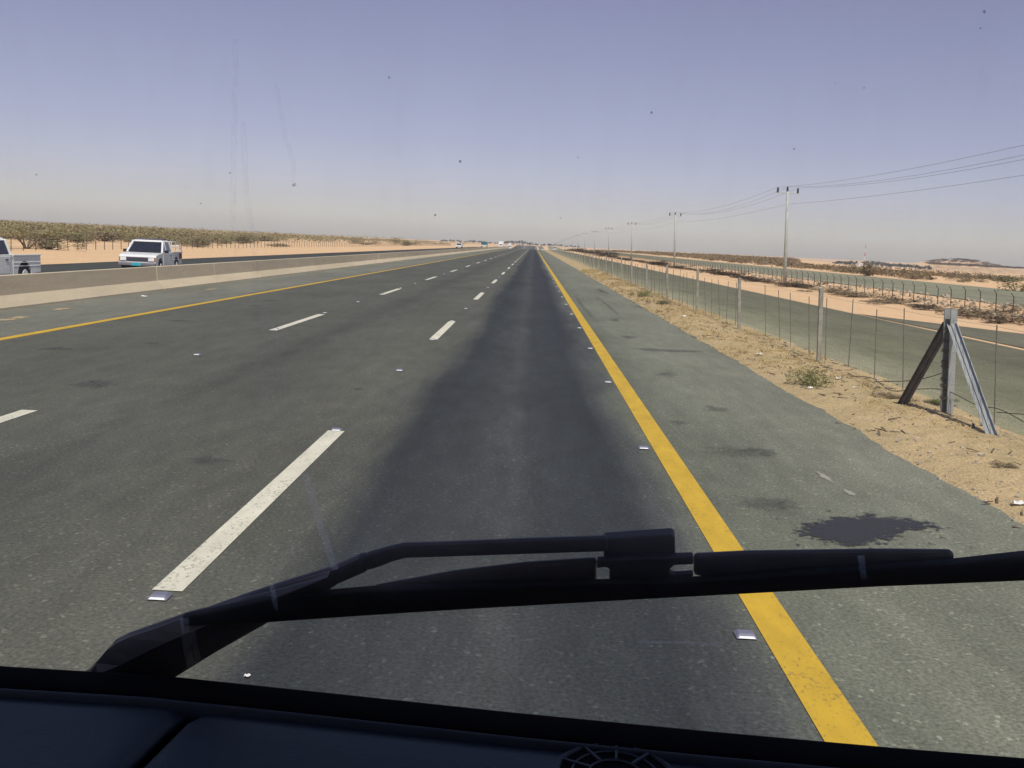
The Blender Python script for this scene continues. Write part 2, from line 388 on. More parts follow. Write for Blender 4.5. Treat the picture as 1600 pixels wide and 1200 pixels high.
# ------------------------------------------------------------------ road paint and marks: parts of the road
def line(x, wid, y0, y1, z=.006):
    ys = [y0]+[y for y in YS if y0 < y < y1]+[y1]
    return grid([x-wid/2, x+wid/2], ys, lambda a, y: z+crest(y))
obj('edge_line', line(1.535, .235, -20, 900), 'yellow', road, fix=False)
obj('edge_line', line(-9.66, .21, -20, 900), 'yellow', road, fix=False)
for xl, ph in ((-2.10, 5.48), (-5.72, 5.8)):
    for k in range(-1, 40):
        y0 = ph+15.42*k
        obj('lane_dash', line(xl, .185, y0, y0+5.0), 'white', road, fix=False)
obj('edge_line', line(-15.2, .2, -20, 900), 'yellow', opp, fix=False)
for k in range(-1, 26): obj('lane_dash', line(-19.3, .16, 4+15.4*k, 9+15.4*k), 'white', opp, fix=False)

def blob(name, outline, mat, parent, z=.009, inset=.45):
    n = len(outline); cx = sum(p[0] for p in outline)/n; cy = sum(p[1] for p in outline)/n
    mb = MB(); mb.v = [(cx, cy, z)]+[(cx+(x-cx)*inset, cy+(y-cy)*inset, z) for x, y in outline]+[(x, y, z) for x, y in outline]
    mb.f = [(0, 1+i, 1+(i+1) % n) for i in range(n)]+[(1+i, 1+n+i, 1+n+(i+1) % n, 1+(i+1) % n) for i in range(n)]
    mb.a = [1.0]+[1.0]*n+[0.0]*n
    return obj(name, mb, mat, parent, fix=False)
def ell(cx, cy, rx, ry, n=20, sd=0, j=.15):
    r = random.Random(sd); return [(cx+rx*math.cos(t)*(1+r.uniform(-j, j)), cy+ry*math.sin(t)*(1+r.uniform(-j, j))) for t in (2*math.pi*i/n for i in range(n))]
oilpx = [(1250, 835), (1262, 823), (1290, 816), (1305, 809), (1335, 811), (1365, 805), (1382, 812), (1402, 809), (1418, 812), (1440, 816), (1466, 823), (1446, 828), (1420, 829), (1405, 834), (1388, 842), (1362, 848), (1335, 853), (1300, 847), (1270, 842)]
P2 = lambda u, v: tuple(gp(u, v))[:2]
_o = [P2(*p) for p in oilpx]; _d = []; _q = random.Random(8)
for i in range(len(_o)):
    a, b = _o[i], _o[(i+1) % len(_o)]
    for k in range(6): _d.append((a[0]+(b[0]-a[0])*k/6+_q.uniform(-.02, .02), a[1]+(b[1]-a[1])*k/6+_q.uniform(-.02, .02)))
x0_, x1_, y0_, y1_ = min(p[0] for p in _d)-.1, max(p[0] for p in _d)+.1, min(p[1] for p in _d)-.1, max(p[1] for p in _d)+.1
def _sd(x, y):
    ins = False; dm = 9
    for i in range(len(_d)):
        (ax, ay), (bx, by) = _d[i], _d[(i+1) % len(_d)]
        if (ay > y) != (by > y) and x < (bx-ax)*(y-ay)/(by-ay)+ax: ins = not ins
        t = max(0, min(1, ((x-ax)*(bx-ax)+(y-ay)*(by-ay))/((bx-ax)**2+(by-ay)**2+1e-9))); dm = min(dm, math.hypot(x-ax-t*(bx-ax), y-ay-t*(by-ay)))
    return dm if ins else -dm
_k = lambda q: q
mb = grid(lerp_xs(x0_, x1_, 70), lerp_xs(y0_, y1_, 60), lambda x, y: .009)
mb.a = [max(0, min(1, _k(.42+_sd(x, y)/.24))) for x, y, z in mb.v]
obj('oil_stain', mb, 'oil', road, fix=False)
rs = random.Random(4)
blob('tyre_mark', [P2(*p) for p in [(985, 543), (1010, 544), (1050, 546), (1108, 549), (1108, 552), (1050, 551), (1010, 549), (985, 547)]], 'skid', road, inset=.6)
for (u, v, rx, ry) in [(1060, 660, .16, .3), (1150, 705, .5, .5), (1195, 706, .25, .35), (1210, 790, .5, .45), (985, 527, .3, .8), (1000, 480, .35, 1.6), (940, 455, .4, 4),
                       (1040, 585, .3, .7), (960, 500, .25, 1.2), (236, 537, .18, .28), (285, 502, .5, .4), (420, 470, .5, .5), (400, 478, .3, .3), (575, 425, .4, 1), (560, 608, .16, .3), (330, 720, .25, .3), (150, 600, .5, .7),
                       (1120, 640, .35, .5), (90, 545, .5, .4), (925, 430, .3, 3), (900, 420, .3, 3)]:
    g = gp(u, v); blob('dark_patch', ell(g.x, g.y, rx*.8, ry*.8, 26, int(u), .38), 'skid', road, inset=.2)
for (u, v, rx, ry) in [(1290, 747, .05, .22), (1328, 771, .06, .12)]:
    g = gp(u, v); blob('pale_scuff', ell(g.x, g.y, rx*1.1, ry*1.2, 16, int(u), .4), 'pale', road, inset=.1)
# curved tyre scrub on the shoulder (crossing arcs near the yellow line)
for s in (1, -1):
    pts = [(1.9+s*.5*math.cos(t)+.5, 36+14*t) for t in (i*.12 for i in range(-5, 6))]
    ol = [(x-.09, y) for x, y in pts]+[(x+.09, y) for x, y in reversed(pts)]
    mb = MB(); n = len(pts); mb.v = [(x+d, y, .009) for x, y in pts for d in (-.12, 0, .12)]
    mb.f = [(3*i+k, 3*i+k+1, 3*i+k+4, 3*i+k+3) for i in range(n-1) for k in (0, 1)]
    mb.a = [q*math.sin(math.pi*(i+.5)/n) for i in range(n) for q in (0, .8, 0)]
    obj('tyre_mark', mb, 'skid', road, fix=False)
for (u, v, rx, ry) in [(30, 497, .22, .45), (98, 483, .2, .6), (10, 500, .25, .4), (330, 452, .15, .8)]:   # sand blown against the barrier foot
    g = gp(u, v); blob('sand_patch', ell(g.x, g.y, rx, ry, 22, int(u), .35), 'blown', road, inset=.2)

# ------------------------------------------------------------------ road studs
def stud_root(label, grp):
    t = thing('road_stud', label, 'road stud', (0, 0, 0), grp)
    b = MB(); b.hexa([(-.06, -.055, 0), (.06, -.055, 0), (.06, .055, 0), (-.06, .055, 0)], [(-.042, -.025, .022), (.042, -.025, .022), (.042, .03, .022), (-.042, .03, .022)])
    obj('stud_body', b, 'studw', t, bevel=.003)
    r = MB(); r.hexa([(-.048, -.0575, .004), (.048, -.0575, .004), (.048, -.050, .0015), (-.048, -.050, .0015)], [(-.040, -.0445, .0125), (.040, -.0445, .0125), (.040, -.037, .010), (-.040, -.037, .010)])
    obj('reflector', r, 'reflect', t)
    return t
proto = None
for xl, y0, st, n, grp, lab, first in ((1.32, 5.25, 5.1, 26, 'road studs beside the yellow edge line', 'small reflective road stud beside the yellow line, farther up the road', 'nearest road stud, left of the yellow line just below the wiper'),
                              (-2.10, 5.37, 5.14, 24, 'road studs along the right lane line', 'small pale road stud in line with the nearer white dashes', 'road stud at the near end of the longest white dash'),
                              (-5.72, 16.4, 5.14, 21, 'road studs along the left lane line', 'small pale road stud in line with the far white dashes', 'first road stud beyond the dash cut by the left frame edge')):
    for k in range(n):
        y = y0+st*k
        lab_k = first if k == 0 else lab
        xx = xl+rs.uniform(-.012, .012)
        if proto is None: proto = stud_root(lab_k, grp); o = proto; o.location = (xx, y, .008)
        else: o = dup(proto, (xx, y, .008), rs.uniform(-.06, .06), lab_k)
        o['group'] = grp

# ------------------------------------------------------------------ concrete barrier
prof = [(-.38, 0), (-.38, .05), (-.135, .32), (-.10, .80), (.10, .80), (.135, .32), (.38, .05), (.38, 0)]
bp = None; SEG = 6.05
for k in range(1, 84):
    y = 9.2+SEG*k
    if bp is None:
        mb = MB(); n = len(prof); mb.prism(prof, .007, SEG-.007, axis='y'); mb.v = [(x, yy, z) for x, yy, z in mb.v]
        o = bp = obj('barrier_segment', mb, 'concrete', bevel=.005)
        tag(o, '', 'barrier', 'concrete median barrier segments')
    else: o = bp.copy(); COL.objects.link(o)
    o.location = (-13.2+rs.uniform(-.012, .012), y, crest(y)-.004); o.rotation_euler = (0, 0, rs.uniform(-.0012, .0012))
    o['label'] = {1: 'concrete barrier segment just outside the left frame edge', 2: 'concrete barrier segment at the left frame edge, in front of the cut-off pickup', 3: 'concrete barrier segment directly in front of the nose of the oncoming pickup',
                  4: 'concrete barrier segment below the tail of the oncoming pickup'}.get(k, 'tan concrete median barrier segment farther along than the pickup trucks')

# ------------------------------------------------------------------ vegetation
def leafcloud(mb, rnd, blobs, n, size, flat=.6):
    for _ in range(n):
        c, r = rnd.choice(blobs)
        while True:
            q = Vector((rnd.uniform(-1, 1), rnd.uniform(-1, 1), rnd.uniform(-1, 1)))
            if .25 < q.length < 1: break
        p = Vector(c)+Vector((q.x*r[0], q.y*r[1], q.z*r[2]))
        if p.z < .02: p.z = abs(p.z)*.3+.02
        a = Vector((rnd.gauss(0, 1), rnd.gauss(0, 1), rnd.gauss(0, flat))).normalized(); b = a.orthogonal().normalized()
        b = Matrix.Rotation(rnd.uniform(0, 6.28), 3, a) @ b; s_ = size*rnd.uniform(.6, 1.5)
        mb.add([p-a*s_, p+b*s_*.45, p+a*s_, p-b*s_*.45], [(0, 1, 2, 3)])
def shrub_mesh(name, seed, w, h, n, size, mat):
    r = random.Random(seed); bl = []
    for _ in range(9):
        x, y = r.gauss(0, .28)*w, r.gauss(0, .28)*w; hh = h*r.uniform(.35, .8)
        bl.append(((x, y, hh*.62), (w*r.uniform(.16, .3), w*r.uniform(.16, .3), hh*r.uniform(.45, .62))))
    mb = MB(); leafcloud(mb, r, bl, n, size)
    for c, rr in bl:
        mb.tube([(c[0]*.15, c[1]*.15, 0), (c[0]*.6, c[1]*.6, c[2]*.6), (c[0], c[1], c[2]+rr[2]*.6)], [.022*h, .014*h, .006*h], 4)
    me = bpy.data.meshes.new(name); me.from_pydata(mb.v, [], mb.f); me.materials.append(MAT[mat]); return me
SHR = {m: [shrub_mesh('shrub_%s' % m, i*7+3, 1.0, 1.0, 1500, .033, m) for i in range(4)] for m in ('olive', 'brown', 'darkscrub', 'green')}
def shrub(m, x, y, w, h, label, group, rnd, name='shrub', z=None, cat='shrub'):
    o = bpy.data.objects.new(name, rnd.choice(SHR[m])); COL.objects.link(o)
    o.location = (x, y, (HT(x, y) if z is None else z)-.02); o.scale = (w, w, h); o.rotation_euler = (0, 0, rnd.uniform(0, 6.28))
    return tag(o, label, cat, group)
rv = random.Random(11)
# left: scrub behind the fence, single shrubs near, one mass far
for i in range(130):
    y = 82+200*(rv.random()**1.2); x = -(y*rv.uniform(.22, .60)+12)
    if x > -42: x = -42-rv.random()*8
    if x < -36-.0*y and (y < 105 and x > -58): continue
    h = rv.uniform(1.2, 2.0); wd = h*rv.uniform(2.2, 4.2)
    shrub(rv.choice(['olive', 'olive', 'brown']), x, y, wd, h, 'olive brown desert shrub in the scrub band behind the left fence', 'desert shrubs behind the left fence', rv)
for u, v, w_, h, m, lab in [(78, 391, 3.4, 1.15, 'olive', 'rounded dense shrub right of the multi-stemmed tree on the left'), (183, 375, 4, 1.2, 'olive', 'dark green shrub left of the oncoming white pickup'),
                         (428, 386, 2.4, .8, 'olive', 'dark low shrub on pale sand behind the left fence, right of the oncoming pickup'), (445, 386, 1.6, .6, 'darkscrub', 'small dark shrub touching the low shrub on the left sand'), (632, 384, 6, 2.6, 'olive', 'taller green shrub standing out at the far right of the left scrub'),
                         (570, 383, 5, 1.4, 'brown', 'pale brown shrub by the far left sand'), (205, 362, 4, 2.7, 'darkscrub', 'small dark tree poking above the scrub over the oncoming pickup'),(312, 387,2.5,.7,'brown','thin brown shrub on the sand right of the oncoming pickup')]:
    g = gp(u, v)
    if g.y > 330 or g.y < 0: g = Vector((-120, 210, 0)) if u < 400 else Vector((-70, 320, 0))
    shrub(m, g.x, g.y, w_, h, lab, None, rv)
mb = MB()
for i in range(2000):
    y = 130+1000*rv.random()**1.6; x = -(y*rv.uniform(.0, .75)+52)
    h = rv.uniform(1.3, 2.3)*(1.25 if y > 350 else 1); wd = h*rv.uniform(2, 4)
    z = HT(x, y); r = random.Random(i)
    leafcloud(mb, r, [((x+r.gauss(0, wd*.3), y+r.gauss(0, wd*.3), z+h*.5), (wd*.4, wd*.4, h*.5)) for _ in range(3)], 64, .19)
tag(stuff(obj('scrubland', mb, 'olive', fix=False)), 'far olive scrub merging into one band along the left horizon', 'scrub')
# multi-stemmed tree by the left fence
def tree(name, label, x, y, h, w, seed, mat='olive', group=None, stems=5, n=2200, leaf=.07, cat='tree', bare=.35):
    r = random.Random(seed); z = HT(x, y)-.03; t = thing(name, label, cat, (x, y, z), group)
    tr = MB(); bl = []
    for k in range(stems):
        a = 2*math.pi*k/stems+r.uniform(-.4, .4); d = w*r.uniform(.18, .36); ex, ey = d*math.cos(a), d*math.sin(a)
        top = h*r.uniform(.62, .85)
        tr.tube([(ex*.05, ey*.05, 0), (ex*.35, ey*.35, h*bare*.7), (ex*.8, ey*.8, top*.75), (ex*1.1, ey*1.1, top)], [.035*h, .028*h, .016*h, .006*h], 6)
        for q in range(4):
            bl.append(((ex*r.uniform(.7, 1.5), ey*r.uniform(.7, 1.5), top*r.uniform(.75, 1.08)), (w*r.uniform(.12, .2), w*r.uniform(.12, .2), h*r.uniform(.1, .17))))
    tr2 = obj('trunk', tr, 'bark', t, smooth=True, world=False)
    cr = MB(); leafcloud(cr, r, bl, n, leaf); obj('crown', cr, mat, t, world=False, fix=False); return t
tree('tree', 'wide multi-stemmed desert tree behind the bed of the cut-off pickup', -38.3, 72.5, 2.1, 5.6, 5)
tree('tree', 'spreading olive tree at the left frame edge above the pickup cab', -44.5, 76, 2.15, 5.2, 8)
# right: beyond the upper road
for u, v, w_, h, m, lab in [(1358, 432, 3.4, 1.75, 'brown', 'large rounded brown shrub beyond the upper road, right of the nearest power pole'), (1590, 456, 2.6, 1.3, 'olive', 'olive shrub at the right frame edge beyond the upper road'),
                         (1423, 437, 2.2, .7, 'brown', 'brown shrub left of the bare sand beyond the upper road'), (1507, 443, .9, .35, 'olive', 'small tuft alone on the bare sand beyond the upper road'),
                         (1530, 434, 1.4, .5, 'olive', 'dark tuft higher on the bare sand, right of the small one'), (1453, 438, 1.1, .4, 'darkscrub', 'low dark shrub at the left end of the bare sand')]:
    g = gp(u, v, .45); shrub(m, g.x, g.y, w_, h, lab, None, rv)
for i in range(80):
    y = 95+300*(rv.random()**1.2); x = 37+(y-60)*rv.uniform(.0, .75)
    if x < 37 or (x/y > .27 and y > 185): continue
    h = rv.uniform(.45, 1.05); wd = h*rv.uniform(3, 6)
    shrub(rv.choice(['brown', 'brown', 'olive']), x, y, wd, h, 'low brown scrub bush on the plain beyond the upper road', 'scrub bushes beyond the upper road', rv)
for i in range(14):
    y = 74+22*rv.random(); x = 42+rv.random()*26
    shrub('brown', x, y, rv.uniform(.5, 1.2), rv.uniform(.15, .4), 'tiny dry tuft scattered on the bare sand at right', 'dry tufts on the bare right sand', rv)
mb = MB()
for i in range(1500):
    y = 100+600*rv.random()**1.4; x = 36.5+abs(rv.gauss(0, .16))*y*.8+rv.random()*6
    u_ = x/y
    if (u_ > .40 and x < 70 and y < 130) or (u_ > .27 and y > 185): continue
    h = rv.uniform(.45, 1.0)*(1+.5*(y > 300)); wd = h*rv.uniform(2, 5); z = HT(x, y); r = random.Random(i+5000)
    leafcloud(mb, r, [((x+r.gauss(0, wd*.3), y+r.gauss(0, wd*.3), z+h*.45), (wd*.4, wd*.4, h*.5)) for _ in range(3)], 56, .11+.0003*y)
tag(stuff(obj('scrubland', mb, 'brown', fix=False)), 'brown scrub merging into a band beyond the upper road', 'scrub')
# dark low bushes along the foot of the embankment
for i in range(62):
    y = 33+ i*2.0+rv.uniform(-.6, .6)+ (i/62)**2*110
    if rv.random() < .06: continue
    x = 18.9+rv.uniform(-.2, .25); h = rv.uniform(.24, .42)*(1+.8*(rv.random() < .2)); 
    shrub(rv.choice(['darkscrub', 'darkscrub', 'brown']), x, y, rv.uniform(1.5, 3.0)*(1+i/60), h, 'low dark bush at the foot of the rubble embankment', 'low bushes along the embankment foot', rv, z=.02+crest(y))
for i in range(22):
    y = 240+i*14; x = 19.5+rv.uniform(-.5, 1.2); h = rv.uniform(.6, 1.5)
    shrub('darkscrub', x, y, h*4.0, h, 'dark roadside bush far along beside the power poles', 'dark far bushes beside the power poles', rv, z=crest(y))
g = gp(905, 393.3); shrub('darkscrub', 19.3, 395, 7.5, 2.3, 'big dark bush far off where the poles meet the horizon', None, rv, z=crest(395)-.1)
# rubble on the embankment slope
mb = MB(); rr = random.Random(3)
for i in range(900):
    y = 30+110*rr.random()**1.5; x = 18.9+2.0*rr.random(); s = rr.uniform(.04, .16); z = HT(x, y)
    M_ = Matrix.Rotation(rr.uniform(0, 6.28), 3, Vector((rr.random(), rr.random(), rr.random())).normalized())
    mb.box((x, y, z+s*.2), (s*rr.uniform(.7, 1.6), s*rr.uniform(.7, 1.6), s*rr.uniform(.5, .9)), M_)
tag(stuff(obj('rubble', mb, 'stone', fix=False)), 'pale broken rubble covering the embankment slope below the upper road', 'rubble')
# verge: dry grass, clods
mb = MB(); cl = MB()
for i in range(5200):
    y = 5+ (rr.random()**1.7)*85; x = 4.2+2.1*rr.random()
    dens = fb(x*1.6, y*.7, .55)
    far = sm(12, 24, y)
    if dens < .04-.34*far+ (.25 if x > 5.9 else 0): continue
    z = VZ(x, y); hh = rr.uniform(.02, .075)*(1+.5*far)
    for k in range(5):
        a = rr.uniform(0, 6.28); l = hh*rr.uniform(.6, 1.6); bx, by = x+rr.gauss(0, .045), y+rr.gauss(0, .06); wq = .0045*(1+y*.03)
        tip = (bx+math.cos(a)*l*1.3, by+math.sin(a)*l*1.3, z+hh*rr.uniform(.3, 1)); c, s = math.cos(a+1.57)*wq, math.sin(a+1.57)*wq
        mb.add([(bx-c, by-s, z-.005), (bx+c, by+s, z-.005), tip], [(0, 1, 2)])
tag(stuff(obj('dry_grass', mb, 'straw', fix=False)), 'dry straw coloured grass and litter covering the dirt verge', 'grass')
tw = MB()
for i in range(900):
    y = 6+(rr.random()**1.5)*55; x = 4.15+2.3*rr.random()
    if fb(x*1.3+4, y*.9, .8) < -.05: continue
    z = VZ(x, y); a = rr.uniform(0, 6.28); L_ = rr.uniform(.02, .075)*(1+y*.012); wd_ = L_*rr.uniform(.15, .5)
    c, s_ = math.cos(a)*L_, math.sin(a)*L_; lift = rr.uniform(0, .03)
    tw.bar((x-c, y-s_, z+.004), (x+c, y+s_, z+.006+lift), wd_, .008)
tag(stuff(obj('twigs', tw, 'bark', fix=False)), 'dark dead twigs and leaf litter strewn on the dirt verge', 'twigs')
for i in range(2600):
    y = 5+(rr.random()**1.6)*45; x = 4.02+2.6*rr.random(); s = rr.uniform(.006, .022)*(1.9 if rr.random() < .06 else 1)
    z = VZ(x, y); M_ = Matrix.Rotation(rr.uniform(0, 6.28), 3, Vector((rr.random(), rr.random(), rr.random())).normalized())
    cl.box((x, y, z+s*.2), (s*rr.uniform(.7, 1.6), s*rr.uniform(.7, 1.6), s), M_)
tag(stuff(obj('gravel', cl, 'stone', fix=False)), 'loose pale pebbles and clods strewn over the dirt verge', 'gravel')
for (u, v, w_, h, m, lab) in [(1272, 609, .62, .38, 'green', 'greenish weed clump on the verge at the asphalt edge'), (1005, 466, .9, .32, 'green', 'small green weed on the verge farther up the fence'), (1035, 478, .8, .25, 'olive', 'dark weed on the verge beside a far fence post'),
                         (1460, 637, .55, .1, 'green', 'flat green weed between the legs of the braced fence post'), (1562, 742, .22, .10, 'straw_', 'dry tuft near the right frame edge on the verge'), (1400, 628, .5, .08, 'brown', 'low dry tuft left of the braced fence post')]:
    g = gp(u, v)
    if m == 'straw_': m = 'brown'
    shrub(m, g.x, g.y, w_, h, lab, None, rv, name='weed', z=VZ(g.x, g.y)+.01, cat='weed')

# ------------------------------------------------------------------ near fence with the braced corner post
FX = 5.9
fence = thing('wire_fence', 'near wire fence of grey posts along the dirt verge, with one braced post', 'fence', (FX, 13.39, 0))
LEAN = -.07
def fz(x, y): return VZ(x, y) if y < 700 else 0
cp = MB(); zb = -.25; bz = lambda z: LEAN*z
_t = R_(24); ca, sa = math.cos(_t), math.sin(_t)
_pr = [(.06, -.062), (.06, .062), (-.06, .062), (-.06, .048), (.044, .048), (.044, -.048), (-.06, -.048), (-.06, -.062)]   # channel, open toward the road
_rg = lambda z: [Vector((FX+LEAN*z+a*ca-b_*sa, 13.39+a*sa+b_*ca, z)) for a, b_ in _pr]
cp.loft(_rg(zb), _rg(1.54)); obj('corner_post', cp, 'galv', fence)
def channel(p0, p1, wid, dep, th, out):
    p0, p1 = Vector(p0), Vector(p1); d = (p1-p0).normalized(); o_ = (Vector(out)-d*Vector(out).dot(d)).normalized(); s_ = d.cross(o_)
    pr = [(-wid/2, 0), (wid/2, 0), (wid/2, dep), (wid/2-th, dep), (wid/2-th, th), (.012, th), (.012, th*2.2), (-.012, th*2.2), (-.012, th), (-wid/2+th, th), (-wid/2+th, dep), (-wid/2, dep)]
    mb = MB(); mb.loft([p0+s_*a+o_*b for a, b in pr], [p1+s_*a+o_*b for a, b in pr]); return mb
obj('brace', channel((FX-.05, 11.78, -.08), (FX+LEAN*1.3, 13.33, 1.33), .13, .05, .012, (-.6, -1, .5)), 'galv', fence)
obj('brace', channel((5.60, 14.35, -.08), (FX+LEAN*1.3, 13.46, 1.33), .13, .05, .012, (-.8, -.5, -.3)), 'brace', fence)
py = [19.45+7.35*k for k in range(50)]
for y in py:
    x = FX+rs.uniform(-.12, .06); z = crest(y)
    b = MB(); b.bar((x, y, z-.1), (x+LEAN*1.5+rs.uniform(-.02, .02), y, z+1.52+rs.uniform(-.04, .06)), .075, .075, (0, 1, 0)); obj('fence_post', b, 'post', fence)
dy = [12.55, 11.1, 9.7, 15.9, 17.2, 18.7, 20.03, 21.3, 22.7, 23.9, 25.1]+[y+7.35*f for y in py[1:13] for f in (.17, .33, .5, .67, .84)]
dyc = 0
for y in dy:
    x = FX+.05+.25*(y < 27)+rs.uniform(-.05, .05); b = MB(); b.tube([(x, y, .03), (x+LEAN*1.25+rs.uniform(-.05, .05), y+rs.uniform(-.06, .06), 1.38+rs.uniform(-.08, .05))], .009 if y < 40 else .012, 5); obj('dropper', b, 'drop', fence)
for hgt in (.12, .3, .5, .72, .95, 1.18, 1.4):
    pts = [(FX+.02+LEAN*hgt, y, hgt+crest(y)+.008*math.sin(y*1.7+hgt*9)) for y in [6+1.2*i for i in range(30)]+[43+3.6*i for i in range(100)]]
    b = MB(); b.tube(pts, .0022, 4, False); obj('strand_wire', b, 'wire', fence)
b = MB()
for i in range(560):
    y = 8+.16*i
    if y > 60: break
    b.tube([(FX+.02, y, .04), (FX+.02+LEAN*.95, y, .95)], .0008, 3, False)
obj('mesh_wire', b, 'wire', fence)
def wirepx(pp, r=.006):
    return [(gp(u, v, z)) for u, v, z in pp]
for pp in ([(5.7, 17.2, .06), (5.72, 16, .22), (5.74, 15.1, .14), (5.78, 14.2, .30), (FX-.03, 13.45, .40), (5.98, 12.7, .32), (6.0, 12.0, .36), (6.1, 10.6, .18), (6.1, 9.4, .30)],
           [(5.72, 15.8, .18), (5.7, 15.4, .24), (5.78, 14.3, .42), (FX-.05, 13.45, .66)], [(6.05, 12.3, .30), (6.2, 11.2, .40), (6.25, 10.1, .20), (6.3, 9.2, .08)]):
    P = [Vector(p) for p in pp]; Q = []
    for i in range(len(P)-1):
        a, b_, c, d = P[max(i-1, 0)], P[i], P[i+1], P[min(i+2, len(P)-1)]
        for k in range(6):
            t = k/6; Q.append(.5*((2*b_)+(c-a)*t+(2*a-5*b_+4*c-d)*t*t+(3*b_-a-3*c+d)*t**3))
    b = MB(); b.tube(Q+[P[-1]], .0065, 5); obj('loose_wire', b, 'rust', fence)
b = MB()     # barbed wire wound round the corner post
for z in [.3, .47, .56, .74, .80, .96, 1.1, 1.26]:
    x = FX+LEAN*z; q = .074
    b.tube([(x-q, 13.39-q, z), (x-q+.03, 13.39-q-.015, z+.01), (x-q-.02, 13.39+.02, z+.02), (x-q, 13.39+q, z-.01), (x-q, 13.39-q, z-.012)], .008, 5)
    b.tube([(x-q-.03, 13.39-q-.01, z-.02), (x-q+.02, 13.39-q-.02, z+.02)], .006, 4)
obj('barbed_wire', b, 'rust', fence)

# ------------------------------------------------------------------ upper fence with cranked posts
uf = thing('cranked_fence', 'low fence of thin cranked posts along the foot of the upper road embankment', 'fence', (19.6, 40, 0))
def crank(y, mb):
    x = 19.55; z0 = .12+crest(y); le = -.05+rs.uniform(-.015, .015); h = .86+rs.uniform(-.03, .03)
    p1 = (x+le*h, y, z0+h); p2 = (x+le*h-.13, y-.02, z0+h+.14)
    mb.tube([(x, y, z0-.15), p1, p2], .021 if y < 90 else .026, 5)
for i in range(100):
    b = MB(); crank(33.5+1.47*i, b); obj('fence_post', b, 'rust', uf)
b = MB()
for i in range(100, 260): crank(33.5+1.47*i, b)
stuff(obj('fence_post', b, 'rust', uf))
for hgt in (.25, .45, .65, .84):
    b = MB(); b.tube([(19.55-.05*hgt, 20+4*i, .12+hgt+crest(20+4*i)) for i in range(95)], .004, 3, False); obj('strand_wire', b, 'wire', uf)

# ------------------------------------------------------------------ left fence
lf = thing('post_fence', 'thin post and wire fence on the sand behind the opposite carriageway', 'fence', (-36.3, 77, 0))
def lpost(y, mb): 
    z = HT(-36.3, y); mb.tube([(-36.3+rs.uniform(-.05, .05), y, z-.1), (-36.3, y, z+.95)], .03, 5)
for i in range(100):
    b = MB(); lpost(52+1.63*i, b); obj('fence_post', b, 'rust', lf)
b = MB()
for i in range(100, 230): lpost(52+1.63*i, b)
stuff(obj('fence_post', b, 'rust', lf))
for hgt in (.3, .6, .88):
    b = MB(); b.tube([(-36.3, 50+4*i, HT(-36.3, 50+4*i)+hgt) for i in range(95)], .008, 3, False); obj('strand_wire', b, 'wire', lf)

# ------------------------------------------------------------------ power poles and cables
PX, PH, PTX = 18.76, 6.85, -.36
pp = None; INS = [(-.72, .0), (-.02, .06), (.74, .0)]
labs = {1: 'nearest and tallest power pole, thin grey, right of centre', 2: 'second power pole, standing behind the near fence left of the tallest one', 3: 'third power pole from the right', 4: 'fourth power pole from the right'}
for k in range(0, 15):
    y = 15.6+56.5*k
    if pp is None:
        t = pp = thing('power_pole', '', 'power pole', (PX, y, 0), 'power poles along the service road')
        b = MB(); b.tube([(0, 0, -.3), (PTX*.5, 0, PH*.5), (PTX, 0, PH)], [.145, .115, .085], 10); obj('pole', b, 'pole', t, smooth=True, world=False)
        b = MB(); b.bar((PTX-.85, 0, PH-.12), (PTX+.86, 0, PH-.13), .06, .06); obj('crossarm', b, 'pole', t, world=False)
        for dx, dz in INS:
            b = MB(); b.tube([(PTX+dx, 0, PH-.1+dz), (PTX+dx, 0, PH-.02+dz), (PTX+dx, 0, PH+.04+dz), (PTX+dx, 0, PH+.12+dz), (PTX+dx, 0, PH+.2+dz), (PTX+dx, 0, PH+.27+dz)], [.05, .085, .06, .085, .06, .05], 8); obj('insulator', b, 'insul', t, world=False)
    else: t = dup(pp, (PX, y, crest(y)))
    t['label'] = labs.get(k, 'distant thin power pole shrinking toward the horizon' if k else 'power pole beside the service road just outside the right frame edge')
def cable(dx, z, sag, lab):
    b = MB(); pts = []
    for k in range(-1, 14):
        y0 = 15.6+56.5*k
        for i in range(14):
            t = i/14; y = y0+56.5*t; pts.append((PX+PTX+dx, y, z+crest(y)-sag*4*t*(1-t)))
    b.tube(pts, .0075, 5, False); tag(obj('power_cable', b, 'cable'), lab, 'power cable', 'power cables strung between the poles')
cable(-.72, PH+.28, .62, 'top left power cable, on the left insulators of the poles'); cable(-.02, PH+.34, .88, 'middle power cable, on the central insulators of the poles'); cable(.74, PH+.28, .80, 'right power cable, on the right insulators of the poles')
cable(.12, 5.95, .35, 'lowest power cable, fixed to the poles below the crossarms')

